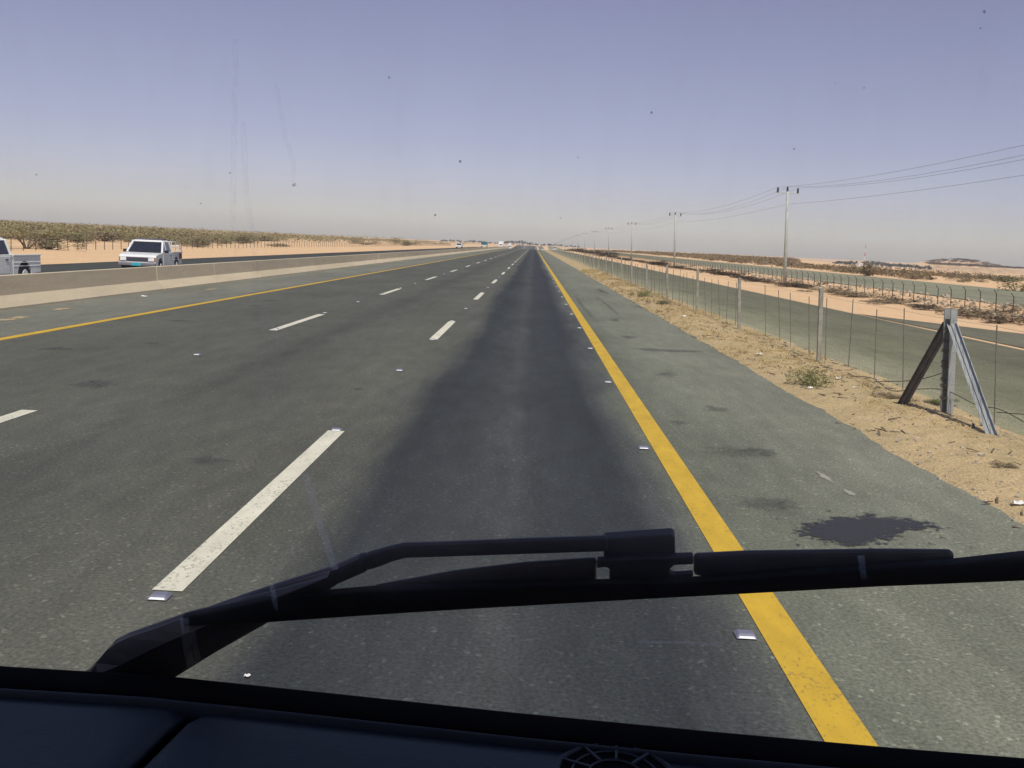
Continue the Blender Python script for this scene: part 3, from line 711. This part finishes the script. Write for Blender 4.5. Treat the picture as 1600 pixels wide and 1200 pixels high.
# ------------------------------------------------------------------ vehicles
def wheel(t, x, y, r, wdt, s):
    b = MB(); n = 22
    ring = lambda rr_, xx: [(xx, y+rr_*math.cos(2*math.pi*k/n), r+rr_*math.sin(2*math.pi*k/n)) for k in range(n)]
    b.loft(ring(r, x-wdt/2), ring(r, x+wdt/2)); ty = obj('wheel', b, 'black', t, bevel=.02, world=False)
    h = MB(); xo = x+s*(wdt/2); h.loft(ring(r*.62, xo-s*.02), ring(r*.52, xo+s*.012)); h.loft(ring(r*.2, xo), ring(r*.15, xo+s*.035)); obj('rim', h, 'gpaint', ty, world=False)
def arch(cy, r, z0, n=9): return [(cy-r*math.cos(math.pi*i/n), z0+ (r*1.02)*math.sin(math.pi*i/n)) for i in range(n+1)]
def pickup(label, loc, rz, pm, rack):
    t = thing('pickup_truck', label, 'pickup truck', loc, 'white pickup trucks on the opposite carriageway', rz)
    W = .80
    low = [(.06, .36)]+[(y, z) for y, z in arch(.80, .41, .36)]+[(2.86, .34), (2.86, 1.0), (1.18, 1.0), (.55, .97), (.10, .91), (.02, .82), (.0, .5)]
    b = MB(); b.prism(low, -W, W); obj('body', b, pm, t, bevel=.035, world=False)
    # cab: roof and pillars with glass set between them
    bw, tw, z0, z1 = .77, .645, 1.0, 1.52
    A = [(-bw, 1.14, z0), (bw, 1.14, z0), (bw, 2.84, z0), (-bw, 2.84, z0)]; B = [(-tw, 1.74, z1), (tw, 1.74, z1), (tw, 2.72, z1), (-tw, 2.72, z1)]
    cb = MB(); 
    for i in range(4): cb.bar(A[i], B[i], .085, .085)
    cb.hexa([(-tw-.03, 1.66, z1-.04), (tw+.03, 1.66, z1-.04), (tw+.03, 2.77, z1-.04), (-tw-.03, 2.77, z1-.04)], [(-tw+.05, 1.78, z1+.045), (tw-.05, 1.78, z1+.045), (tw-.05, 2.68, z1+.045), (-tw+.05, 2.68, z1+.045)])
    for s in (-1, 1):
        cb.bar((s*bw, 1.86, z0), (s*tw*1.0, 1.92, z1), .05, .04)
        cb.bar((s*(bw+.0), 1.14, z0+.01), (s*bw, 2.84, z0+.01), .05, .05)
    obj('cab', cb, pm, t, bevel=.015, world=False)
    def pane(name, q, off):
        b = MB(); n = (Vector(q[1])-Vector(q[0])).cross(Vector(q[3])-Vector(q[0])).normalized()*.006
        b.hexa([Vector(p)-n+Vector(off) for p in q], [Vector(p)+n+Vector(off) for p in q]); obj(name, b, 'glassd', t, world=False)
    pane('windscreen', [(-bw+.03, 1.17, z0+.03), (bw-.03, 1.17, z0+.03), (tw-.02, 1.74, z1-.03), (-tw+.02, 1.74, z1-.03)], (0, 0, 0))
    pane('rear_window', [(-bw+.03, 2.83, z0+.05), (bw-.03, 2.83, z0+.05), (tw-.02, 2.72, z1-.03), (-tw+.02, 2.72, z1-.03)], (0, 0, 0))
    for s in (-1, 1): pane('side_window', [(s*(bw-.01), 1.3, z0+.04), (s*(bw-.01), 2.76, z0+.04), (s*(tw-.0), 2.68, z1-.03), (s*tw, 1.82, z1-.03)], (0, 0, 0))
    se = MB(); se.box((0, 2.45, 1.0), (1.3, .14, .5)); se.box((.36, 2.4, 1.32), (.24, .1, .2)); se.box((-.36, 2.4, 1.32), (.24, .1, .2)); obj('seat', se, 'black', t, bevel=.03, world=False)
    for s in (-1, 1):    # doors, a little proud, with handles
        d = MB(); d.prism([(1.22, .44), (2.66, .44), (2.74, .98), (1.26, .98)], s*W, s*(W+.012)); dd = obj('door', d, pm, t, bevel=.006, world=False)
        h = MB(); h.box((s*(W+.024), 2.52, .88), (.022, .16, .03)); obj('handle', h, 'black', dd, world=False)
        mr = MB(); mr.box((s*(W+.12), 1.36, 1.06), (.17, .07, .13)); mr.bar((s*W, 1.36, 1.0), (s*(W+.1), 1.36, 1.04), .02); obj('mirror', mr, 'black', t, bevel=.01, world=False)
        hl = MB(); hl.box((s*.60, -.012, .72), (.25, .05, .16)); obj('headlight', hl, 'lamp', t, bevel=.01, world=False)
        il = MB(); il.box((s*.765, .05, .72), (.06, .12, .15)); obj('indicator', il, 'red' if False else plain_amber, t, bevel=.008, world=False)
        tl = MB(); tl.box((s*.74, 4.668, .72), (.09, .03, .26)); obj('tail_light', tl, 'red', t, bevel=.006, world=False)
    fa = MB(); fa.box((0, .010, .715), (1.56, .03, .20)); obj('front_panel', fa, plain_bumper, t, world=False)
    gr = MB(); gr.box((0, -.004, .72), (.92, .03, .15))
    for i in range(4): gr.box((0, -.022, .665+.036*i), (.9, .018, .012))
    obj('grille', gr, plain_grille, t, world=False)
    bu = MB(); bu.box((0, -.03, .50), (1.6, .16, .15)); obj('bumper', bu, plain_bumper, t, bevel=.03, world=False)
    lo = MB(); lo.box((0, .06, .38), (1.4, .12, .12)); obj('valance', lo, 'black', t, world=False)
    pl = MB(); pl.box((-.02, -.118, .50), (.40, .016, .13)); obj('number_plate', pl, 'plateb', t, world=False)
    # open bed
    y0, y1 = 2.91, 4.65
    sp = [(y0, .40)]+arch(3.62, .42, .40)+[(y1, .44), (y1, 1.0), (y0, 1.0)]
    bd = MB(); bd.prism(sp, -W, -W+.05); bd.prism(sp, W-.05, W); bd.box((0, (y0+y1)/2, .56), (1.52, y1-y0-.02, .05)); bd.box((0, y0+.025, .78), (1.49, .05, .42))
    for s in (-1, 1):
        bd.box((s*(W-.02), (y0+y1)/2, 1.015), (.09, y1-y0, .04)); bd.box((s*.45, 3.62, .70), (.06, .84, .26))
        for z in (.66, .78, .90): bd.box((s*(W+.004), (y0+y1)/2, z), (.014, y1-y0-.06, .022))
    obj('bed', bd, pm, t, bevel=.008, world=False)
    for s in (-1, 1):
        ar = MB(); an = [(y, z) for y, z in arch(3.62, .415, .42, 12)]; ao = [(y, z) for y, z in arch(3.62, .40, .42, 12)]
        ar.prism(an+ao[::-1], s*.50, s*(W-.052)); obj('wheel_arch', ar, 'black', t, world=False)
    tg = MB(); tg.box((0, 4.63, .76), (1.38, .05, .44)); obj('tailgate', tg, pm, t, bevel=.01, world=False)
    sill = MB()
    for s in (-1, 1): sill.box((s*.76, 2.0, .37), (.06, 1.7, .08))
    obj('sill', sill, 'black', t, world=False)
    rb = MB(); rb.box((0, 4.75, .47), (1.5, .12, .11)); obj('rear_bumper', rb, 'chrome', t, bevel=.02, world=False)
    ch = MB(); ch.box((0, 2.4, .36), (.9, 4.3, .16)); obj('chassis', ch, 'black', t, world=False)
    for s in (-1, 1):
        wheel(t, s*.71, .80, .35, .2, s); wheel(t, s*.71, 3.62, .35, .2, s)
    if rack:
        r = MB()
        for s in (-1, 1):
            for y in (2.98, 3.75, 4.55): r.tube([(s*.74, y, 1.03), (s*.72, y, 1.5 if y < 4 else 1.3)], .022, 6)
            r.tube([(s*.72, 2.98, 1.5), (s*.72, 3.75, 1.5), (s*.72, 4.55, 1.3)], .022, 6); r.tube([(s*.73, 2.98, 1.25), (s*.73, 4.55, 1.2)], .018, 6)
        r.tube([(-.72, 2.98, 1.5), (.72, 2.98, 1.5)], .022, 6); r.tube([(-.72, 4.55, 1.3), (.72, 4.55, 1.3)], .022, 6)
        r.tube([(.72, 4.5, 1.3), (.7, 5.15, .98)], .02, 6)
        obj('bed_rack', r, 'gpaint', t, world=False)
        rr_ = MB(); rr_.box((0, 2.2, 1.605), (1.2, .8, .03))
        for y in (1.86, 2.5): rr_.bar((-.62, y, 1.59), (.62, y, 1.59), .04, .03)
        obj('roof_rack', rr_, plain_violet, t, world=False)
        sp_ = MB(); sp_.box((W+.008, 4.36, .82), (.02, .5, .26)); obj('side_patch', sp_, 'redstuff', t, world=False)
    return t
plain_grille = plain('grille_grey', (.10, .095, .11), .5, .5); plain_bumper = plain('grey_bumper', (.20, .19, .205), .5, .4); plain_amber = plain('amber_lens', (.6, .2, .03), .3, .5); plain_violet = plain('roof_rack_grey', (.14, .12, .16), .7, .3)
pickup('oncoming white pickup truck with roof and bed racks, seen from its front', (-17.55, 42.6, .0), R_(6.5), 'wpaint', True)
pickup('dusty white pickup cut off by the left frame edge, only cab rear and bed showing', (-17.45, 27.75, .045), 0, 'gpaint', False)

def far_vehicle(name, label, cat, x, y, L, W, H, lowm, topm, kind, z=None):
    z = crest(y)*cw(x) if z is None else z
    t = thing(name, label, cat, (x, y, z)); b = MB()
    if kind == 'van':
        b.prism([(0, .35), (L, .35), (L, H*.97), (L*.93, H), (L*.3, H), (L*.14, H*.62), (0, H*.55)], -W/2, W/2)
    else:
        b.box((0, L/2, (H*.5+.45)/2+.0), (W, L, H*.5-.45)); 
    obj('body', b, lowm, t, bevel=.06, world=False)
    if kind != 'van':
        c = MB(); c.box((0, L/2+ (.3 if kind == 'truck' else 0), H*.5+(H*.5)/2-.22), (W, L-.05-(.3 if kind == 'truck' else 0), H*.5)); obj('cargo_box' if kind == 'truck' else 'upper_body', c, topm, t, bevel=.05, world=False)
    g_2 = MB()
    if kind == 'van': g_2.hexa([(-W*.42, L*.13, H*.64), (W*.42, L*.13, H*.64), (W*.42, L*.16, H*.64), (-W*.42, L*.16, H*.64)], [(-W*.42, L*.27, H*.95), (W*.42, L*.27, H*.95), (W*.42, L*.30, H*.95), (-W*.42, L*.30, H*.95)])
    else: g_2.box((0, -.012, H*.5), (W*.8, .03, H*.12))
    obj('windscreen', g_2, 'glassd', t, world=False)
    for s in (-1, 1):
        wheel(t, s*(W/2-.12), L*.18, .42 if H > 2 else .33, .24, s); wheel(t, s*(W/2-.12), L*.8, .42 if H > 2 else .33, .24, s)
        h = MB(); h.box((s*W*.36, -.02, H*.3), (.24, .04, .16)); obj('headlight', h, 'lamp', t, world=False)
    return t
far_vehicle('van', 'tiny white van on the opposite carriageway at the end of the yellow sand strip', 'van', -23.2, 300, 4.6, 1.8, 1.5, 'wpaint', 'wpaint', 'van')
far_vehicle('bus', 'small distant bus with teal top and white lower body on the opposite carriageway', 'bus', -21.6, 420, 9, 2.5, 2.6, 'wpaint', 'teal', 'bus')
far_vehicle('box_truck', 'truck front painted bright white as its sun glint, at the end of the opposite carriageway', 'truck', -20.6, 610, 8, 3.0, 4.6, 'bright', 'bright', 'truck')
far_vehicle('box_truck', 'very small pale truck just right of the bright white one on the horizon', 'truck', -17.2, 690, 8, 2.6, 4.4, 'gpaint', 'gpaint', 'truck')
far_vehicle('van', 'tiny pale van where the main road meets the horizon', 'van', 6.2, 640, 5, 1.7, 1.6, 'wpaint', 'wpaint', 'van')
far_vehicle('van', 'pale van far along the service road beyond the fence', 'van', 9.2, 420, 4.8, 1.8, 1.5, 'gpaint', 'gpaint', 'van')

# ------------------------------------------------------------------ far right: trees, mast, shed
for i in range(34):
    u = 1298+ i*4.4+rv.uniform(-2, 2); Y = 1150+rv.uniform(-60, 120); X = (u-834)/1500*Y
    if 1330 < u < 1338: continue
    hz = 382+.046*(u-834); top = (407 if u < 1350 else 406+ (u-1350)*.09)+rv.uniform(-1, 2)
    zt = EYE-(top-hz)*Y/1500; zb = HT(X, Y); hh = max(2.5, zt-zb)
    tree('distant_tree', 'dark distant tree in the row on the right horizon', X, Y, hh, hh*rv.uniform(.9, 1.4), 100+i, 'dtree', 'dark trees on the right horizon', 4, 170, .7, bare=.15)
mb = MB()
for i in range(520):
    u = 1440+ 160*rv.random(); Y = 1330+rv.uniform(-60, 150); X = (u-834)/1500*Y; h = rv.uniform(1.5, 3); z = HT(X, Y)
    leafcloud(mb, rv, [((X, Y, z+h*.5), (h*2, h*2, h*.5))], 40, .7)
tag(stuff(obj('hill_scrub', mb, 'darkscrub', fix=False)), 'dark scrub dotted over the low hill on the right horizon', 'scrub')
mX = (1343-834)/1500*1150; mz = HT(mX, 1150)
t = thing('lattice_mast', 'thin red and white lattice mast above the trees on the right horizon', 'mast', (mX, 1150, mz))
for k in range(6):
    b = MB(); h0, h1 = k*4.6, (k+1)*4.6; w0, w1 = 1.5-.2*k, 1.5-.2*(k+1)
    for sx, sy in ((-1, -1), (1, -1), (1, 1), (-1, 1)):
        b.bar((sx*w0/2, sy*w0/2, h0), (sx*w1/2, sy*w1/2, h1), .16); b.bar((sx*w0/2, sy*w0/2, h0), (-sx*w1/2, sy*w1/2, h1), .1)
    obj('mast_section', b, 'mastred' if k % 2 else 'mastwhite', t, world=False)
t = thing('shed', 'tiny white building below the red and white mast', 'building', ((1337-834)/1500*1130, 1130, HT((1337-834)/1500*1130, 1130)))
b = MB(); b.box((0, 0, 2.6), (5, 5, 5.2)); obj('wall', b, 'wpaint', t, world=False); b = MB(); b.box((0, 0, 5.3), (5.4, 5.4, .3)); obj('roof', b, 'gpaint', t, world=False)
# far end of the road: a hazy line of trees and poles beyond the crest
for i in range(60):
    u = 690+ i*3.6+rv.uniform(-2, 2); Y = 1500+rv.uniform(0, 300); X = (u-834)/1500*Y; h = rv.uniform(2.5, 6.5)*(1.3 if 790 < u < 830 else .8)
    tree('distant_tree', 'hazy small tree in the line where the highway meets the sky', X, Y, h, h*1.3, 300+i, 'dtree', 'hazy trees at the end of the highway', 4, 90, .8, bare=.15)

# ------------------------------------------------------------------ litter
def litter(u, v, s, lab, seed, mat='litter', z0=None):
    g = gp(u, v); r = random.Random(seed); b = MB(); n = 5
    b.v = [(g.x+s*(i/(n-1)-.5)*1.6+r.uniform(-.1, .1)*s, g.y+s*(j/(n-1)-.5)+r.uniform(-.1, .1)*s, (VZ(g.x, g.y) if g.x > 4.05 else 0)+.014+abs(r.gauss(0, .22))*s) for j in range(n) for i in range(n)]
    b.f = [(j*n+i, j*n+i+1, (j+1)*n+i+1, (j+1)*n+i) for j in range(n-1) for i in range(n-1)]
    o = obj('litter', b, mat, None, fix=False); sd = o.modifiers.new('thick', 'SOLIDIFY'); sd.thickness = .004
    return tag(o, lab, 'litter')
litter(225, 464, .11, 'white crumpled litter lying by the barrier foot', 1); litter(1309, 600, .06, 'pale paper scrap right of the green weed clump', 2); litter(1265, 616, .05, 'pale scrap at the near edge of the green weed clump', 3)
litter(1590, 797, .07, 'white scrap on the verge at the right frame edge', 4); litter(386, 1060, .017, 'small white chip on the asphalt just below the wiper arm', 5); litter(1335, 612, .05, 'white scrap on dry grass, farther right than the weed clump', 6)
litter(1513, 785, .04, 'tiny pale chip on the asphalt edge of the verge', 7); litter(1068, 500, .09, 'grey-white scrap on the verge beside a far fence post', 8); litter(1186, 560, .06, 'pale scrap on the verge between the far weeds and the weed clump', 9)

# ------------------------------------------------------------------ the vehicle we sit in
van = thing('vehicle', 'dark dashboard, windscreen and black wiper of the vehicle the picture is taken from', 'vehicle', (0, 0, 0))
DZ = 1.75
def hp(u, v, z): d = ray(u, v); s = (z-EYE)/d.z; return Vector((0, 0, EYE))+d*s
eL, eR = hp(-500, 1003, DZ), hp(2100, 1236, DZ)
along = (eR-eL).normalized(); fwd = Vector((-along.y, along.x, 0))
if fwd.y < 0: fwd = -fwd
INC = R_(68); up = (Vector((0, 0, 1))*math.sin(INC)-fwd*math.cos(INC)).normalized(); nrm = along.cross(up)
if nrm.y < 0: nrm = -nrm
P0 = hp(800, 1117, DZ)+fwd*.045-Vector((0, 0, .03))
def wp(u, v, off=0.0):       # point of the windscreen surface (shifted outward by off) seen at a place in the picture
    d = ray(u, v); o_ = Vector((0, 0, EYE)); s = ((P0+nrm*off)-o_).dot(nrm)/d.dot(nrm); return o_+d*s
def wq(a, h, off=0.0): return P0+along*a+up*h+nrm*off
g5 = MB(); g5.loft([wq(-1.2, -.05, -.003), wq(.8, -.05, -.003), wq(.8, .92, -.003), wq(-1.2, .92, -.003)], [wq(-1.2, -.05, .003), wq(.8, -.05, .003), wq(.8, .92, .003), wq(-1.2, .92, .003)])
ws = obj('windscreen', g5, 'glass', van)
# dirt on the glass
for pp_, wd in (([(368, 60), (366, 200), (364, 330), (372, 410)], 5), ([(380, 190), (384, 300), (398, 380), (400, 480), (412, 580), (428, 660)], 5), ([(432, 130), (446, 215), (458, 250), (460, 290)], 4),
                ([(418, 480), (432, 570), (440, 640)], 4), ([(476, 740), (500, 820), (524, 890)], 6), ([(288, 965), (292, 1010), (300, 1050)], 7), ([(300, 985), (312, 1045)], 5), ([(424, 910), (432, 955)], 4), ([(1000, 1003), (1080, 1004), (1130, 1008)], 3), ([(1345, 868), (1350, 905)], 5)):
    b = MB()
    for i, (u, v) in enumerate(pp_): b.v += [tuple(wp(u-wd, v, -.0036)), tuple(wp(u+wd, v, -.0036))] if wd != 3 else [tuple(wp(u, v-2, -.0036)), tuple(wp(u, v+2, -.0036))]
    b.f = [(2*i, 2*i+1, 2*i+3, 2*i+2) for i in range(len(pp_)-1)]; obj('dust_streak', b, 'streak' if pp_[0][1] > 600 else 'faint', ws, fix=False)
for u, v, r in [(719, 252, 2.6), (460, 289, 3.6), (1018, 176, 2.4), (608, 121, 2), (680, 336, 2.2), (1241, 233, 2.2), (314, 318, 1.6), (359, 270, 1.8), (903, 246, 1.6), (1350, 137, 1.5), (1305, 130, 1.4), (1538, 18, 3), (1532, 44, 1.8), (876, 341, 1.3), (57, 273, 1.6)]:
    b = MB(); rr5 = random.Random(u); pts = [wp(u+r*math.cos(a)*rr5.uniform(.6, 1.2), v+r*math.sin(a)*rr5.uniform(.6, 1.2), -.0036) for a in (i*2*math.pi/9 for i in range(9))]
    b.add(pts, [tuple(range(9))]); obj('dirt_speck', b, 'speck', ws, fix=False)
def slab(name, px, o0, o1, mat, parent, bevel=.002):
    b = MB(); A = [wp(u, v+(o1-o0)*560, o0) for u, v in px]; b.loft(A, [p+nrm*(o1-o0) for p in A]); return obj(name, b, mat, parent, bevel=bevel)
arm_up = [(60, 1090), (136, 1046), (165, 1014), (176, 1001), (197, 991), (240, 976), (285, 960), (320, 951), (388, 927), (450, 907), (512, 888), (560, 867), (573, 866)]
arm_lo = [(575, 889), (528, 909), (512, 920), (470, 940), (416, 971), (340, 1014), (262, 1062), (215, 1092)]
wa = slab('wiper_arm', arm_up+arm_lo, .014, .025, 'wiper', van, .004)
ridge = [(176, 1004), (197, 993), (285, 963), (388, 930), (512, 891), (512, 896), (388, 946), (285, 985), (220, 1014), (165, 1042), (140, 1048), (152, 1030)]
_tp = [(150, 1032), (166, 1013), (180, 1002), (199, 993), (240, 979), (285, 963), (388, 930), (512, 892)]; _bt = [(152, 1050), (186, 1036), (214, 1022), (240, 1009), (262, 999), (292, 986), (392, 946), (512, 898)]
b = MB(); n = len(_tp); b.loft([wp(u, v+4, .0137) for u, v in _tp]+[wp(u, v+4, .0042) for u, v in _bt[::-1]], [wp(u, v+4, .0137)+nrm*.004 for u, v in _tp]+[wp(u, v+4, .0042)+nrm*.008 for u, v in _bt[::-1]])
b.f = [tuple(q) for q in b.f[2:]]+[(i, i+1, 2*n-2-i, 2*n-1-i) for i in range(n-1)]+[(2*n+i, 2*n+2*n-1-i, 2*n+2*n-2-i, 2*n+i+1) for i in range(n-1)]
obj('arm_cover', b, 'wiper', wa)
rod = [(570, 864), (606, 854), (628, 849), (700, 847), (820, 842), (943, 838), (950, 838), (950, 860), (943, 860), (820, 864), (700, 868), (634, 870), (612, 876), (592, 884), (572, 890)]
slab('arm_rod', rod, .016, .023, 'wiper', wa, .003)
bl = slab('wiper_blade', [(283, 961), (425, 931), (581, 918), (700, 914), (935, 908), (1048, 906), (1120, 902), (1491, 876), (1600, 864), (1760, 858), (1760, 896), (1600, 905), (1375, 914), (1206, 923), (1000, 934), (700, 951), (560, 960), (416, 970), (286, 976)], .004, .011, 'rubber', van, .002)
slab('blade_frame', [(582, 915), (710, 892), (822, 879), (932, 872), (932, 905), (820, 911), (700, 917), (600, 926), (583, 923)], .0122, .019, 'wiper', bl, .003)
slab('blade_frame', [(1084, 866), (1165, 862), (1375, 859), (1489, 860), (1492, 866), (1492, 880), (1375, 888), (1165, 903), (1120, 904), (1084, 896)], .0122, .019, 'wiper', bl, .003)
slab('blade_frame', [(932.5, 873), (1083.5, 866), (1083.5, 879), (1054, 880), (1048, 884), (1047, 893), (1055, 896), (1083.5, 894), (1083.5, 898), (1055, 901), (955, 904), (952, 903), (952, 886), (946, 883), (932.5, 885)], .0122, .019, 'wiper', bl, .002)
cn = slab('arm_connector', [(943, 837), (1000, 833), (1049, 830), (1055, 833), (1056, 872), (1052, 880), (1048, 884), (950, 884), (946, 872), (943, 868)], .0195, .030, 'wiper', wa, .004)
# dashboard: lip along the glass, black seal, two padded panels with a groove, round vent
def dp(u, v, z=DZ-.012): return hp(u, v, z)
def dashrow(vs, z): return [hp(u, v, z) for u, v in vs]
edge = [(-500, 1003), (0, 1047), (250, 1062), (500, 1088), (800, 1120), (1100, 1149), (1400, 1176), (1600, 1192), (2100, 1232)]
def band(d0, d1, z0, z1, th=.02):
    b = MB(); A = [hp(u, v, DZ) for u, v in edge]; n = len(A)
    P = [p-fwd*d0+Vector((0, 0, z0)) for p in A]; Q = [p-fwd*d1+Vector((0, 0, z1)) for p in A]
    dn = Vector((0, 0, -th)); b.v = [tuple(p) for p in P+Q]+[tuple(p+dn) for p in P+Q]
    for i in range(n-1):
        b.f += [(i, i+1, n+i+1, n+i), (2*n+i, 3*n+i, 3*n+i+1, 2*n+i+1), (i, 2*n+i, 2*n+i+1, i+1), (n+i, n+i+1, 3*n+i+1, 3*n+i)]
    return b
obj('windscreen_seal', band(-.012, .0165, 0.0, -.006, .05), 'seal', van, bevel=.004, smooth=True)
db = obj('dashboard', band(.017, .0225, -.009, -.006, .05), 'dash', van, bevel=.003, smooth=True)
gl0, gl1 = (300, 1095), (190, 1215)
def groove_pts(u0, u1, side):
    pass
top = [(-500, 1003), (0, 1047), (250, 1062), (500, 1088), (800, 1120), (1100, 1149), (1400, 1176), (1600, 1192), (2100, 1232)]
def off(p, d): return p-fwd*d
A = [hp(u, v, DZ-.006) for u, v in top]
gt = hp(300, 1100, DZ-.008); gb = hp(200, 1203, DZ-.014)
gd = (gb-gt); gd.z = 0; gd.normalize(); gs = Vector((-gd.y, gd.x, 0))
if gs.x < 0: gs = -gs
def clip_side(p): return (p-gt).dot(gs)
def pad(side, name):
    b = MB(); N = 14; pts = []
    s0, s1 = (-1.1, -.004) if side < 0 else (.004, 1.3)
    def edge_at(q):       # point of the padded edge nearest along 'along' with given gs offset, marching down gd
        return q
    rows = []
    for j in range(N):
        row = []
        dd = .0235+.030*j
        for i in range(25):
            a = (i/24)**(1.6 if side > 0 else .62)
            # place across the dash: groove line position at this depth, then out to the side
            E = [off(p, dd) for p in A]
            # intersection of this row with the groove
            best = None
            for k in range(len(E)-1):
                c0, c1 = clip_side(E[k]), clip_side(E[k+1])
                if c0*c1 <= 0 and c0 != c1:
                    t = c0/(c0-c1); best = (k, t); break
            k, t = best; G = E[k].lerp(E[k+1], t)
            x0 = G.x+side*.0055; x1 = E[-1].x if side > 0 else E[0].x
            x = x0+(x1-x0)*(a if side > 0 else 1-a)
            kk = 0
            while kk < len(E)-2 and E[kk+1].x < x: kk += 1
            tt = (x-E[kk].x)/(E[kk+1].x-E[kk].x); p = E[kk].lerp(E[kk+1], tt)
            z = DZ-.010-.03*(dd-.0235)
            dg = abs(x-x0); z -= .006*math.exp(-dg/.006)
            z -= .008*math.exp(-(dd-.0235)/.004)
            row.append((p.x, p.y, z))
        rows.append(row)
    b.v = [q for r_ in rows for q in r_]
    b.f = [(j*25+i, j*25+i+1, (j+1)*25+i+1, (j+1)*25+i) for j in range(N-1) for i in range(24)]
    o = obj(name, b, 'dash', db, smooth=True); sd = o.modifiers.new('thick', 'SOLIDIFY'); sd.thickness = .018; sd.offset = -1
    return o
pad(-1, 'dash_panel'); pad(1, 'dash_panel')
ub = MB(); ub.v = [(-1.2, .2, DZ-.04), (.8, .2, DZ-.04), (.8, .74, DZ-.04), (-1.2, 1.0, DZ-.04)]; ub.v += [(x, y, z-.25) for x, y, z in ub.v]; ub.f = [(0, 1, 2, 3), (7, 6, 5, 4), (0, 4, 5, 1), (1, 5, 6, 2), (2, 6, 7, 3), (3, 7, 4, 0)]
obj('dash_base', ub, 'seal', db)
vc = hp(962, 1214, DZ-.012); vr = (hp(1046, 1200, DZ-.012)-vc).length
b = MB(); n = 40
for r0, r1, z0, z1 in ((vr*1.12, vr*.94, -.002, .004), (vr*.94, vr*.88, .004, -.004)):
    for k in range(n):
        a, c = 2*math.pi*k/n, 2*math.pi*(k+1)/n
        q = [vc+Vector((r*math.cos(t)*1.0, r*math.sin(t), z)) for r, z, t in ((r0, z0, a), (r1, z1, a), (r1, z1, c), (r0, z0, c))]
        b.add(q, [(0, 1, 2, 3)])
vent = obj('round_vent', b, 'dash', db, smooth=True, fix=False)
b = MB(); b.add([vc+Vector((vr*.92*math.cos(2*math.pi*k/n), vr*.92*math.sin(2*math.pi*k/n), .0012)) for k in range(n)], [tuple(range(n))]); obj('vent_hole', b, 'seal', vent, fix=False)
b = MB()
for k in range(10):
    a = 2*math.pi*(k+.35)/10; b.bar(vc+Vector((.45*vr*math.cos(a), .45*vr*math.sin(a), .0022)), vc+Vector((.93*vr*math.cos(a), .93*vr*math.sin(a), .0022)), .0022, .003)
for rq in (.45, .72): b.tube([vc+Vector((rq*vr*math.cos(2*math.pi*k/n), rq*vr*math.sin(2*math.pi*k/n), .0022)) for k in range(n+1)], .0011, 4, False)
obj('vent_slat', b, 'dash', vent)
# body shell round the cab (outside the picture; it shades the dashboard and wiper)
fy = .95
b = MB(); b.add([wq(-1.25, .9), wq(.85, .9), Vector((.9, -1.4, 2.72)), Vector((-1.3, -1.4, 2.72))], [(0, 1, 2, 3)]); b.v += [(x, y, z+.06) for x, y, z in b.v]; b.f += [(7, 6, 5, 4), (0, 4, 5, 1), (1, 5, 6, 2), (2, 6, 7, 3), (3, 7, 4, 0)]; obj('roof', b, 'headlin', van)
b = MB(); b.box((-.2, -1.43, 1.65), (2.2, .06, 2.1)); obj('rear_panel', b, 'headlin', van)
for s, x in ((-1, -1.3), (1, .9)):
    b = MB(); b.box((x, -.3, 1.1), (.06, 2.2, 1.1)); b.box((x, -1.0, 2.2), (.06, .8, 1.1)); b.box((x, .0, 2.62), (.06, 1.2, .16)); obj('side_panel', b, 'headlin', van)
    b = MB(); aa = -1.22 if s < 0 else .82; b.bar(wq(aa, -.05), wq(aa, .92), .07, .05); obj('pillar', b, 'headlin', van)
b = MB(); b.box((-.2, -.3, .58), (2.2, 2.4, .06)); obj('floor', b, 'headlin', van)
b = MB(); b.add([wq(-1.25, -.055, -.02), wq(.85, -.055, -.02), wq(.85, -.055, .05), wq(-1.25, -.055, .05)], [(0, 1, 2, 3)]); b.v += [(x, y-.0, .55) for x, y, z in b.v]; b.f += [(7, 6, 5, 4), (0, 4, 5, 1), (1, 5, 6, 2), (2, 6, 7, 3), (3, 7, 4, 0)]; obj('front_panel', b, 'wiper', van)

# ------------------------------------------------------------------ haze
HAZE = 0.00016
if HAZE:
    hz = MB(); hz.box((0, 1450, 16), (7000, 3400, 52))
    M = NT('dusty_air'); M.t.nodes.remove(M.b); v = M.n('ShaderNodeVolumePrincipled'); v.inputs['Color'].default_value = (.985, .98, .985, 1); v.inputs['Density'].default_value = HAZE; v.inputs['Anisotropy'].default_value = -.06
    M.l(v.outputs[0], M.out.inputs['Volume']); o = obj('haze', hz, M.m); stuff(o); tag(o, 'pale dusty haze over the desert plain', 'haze')
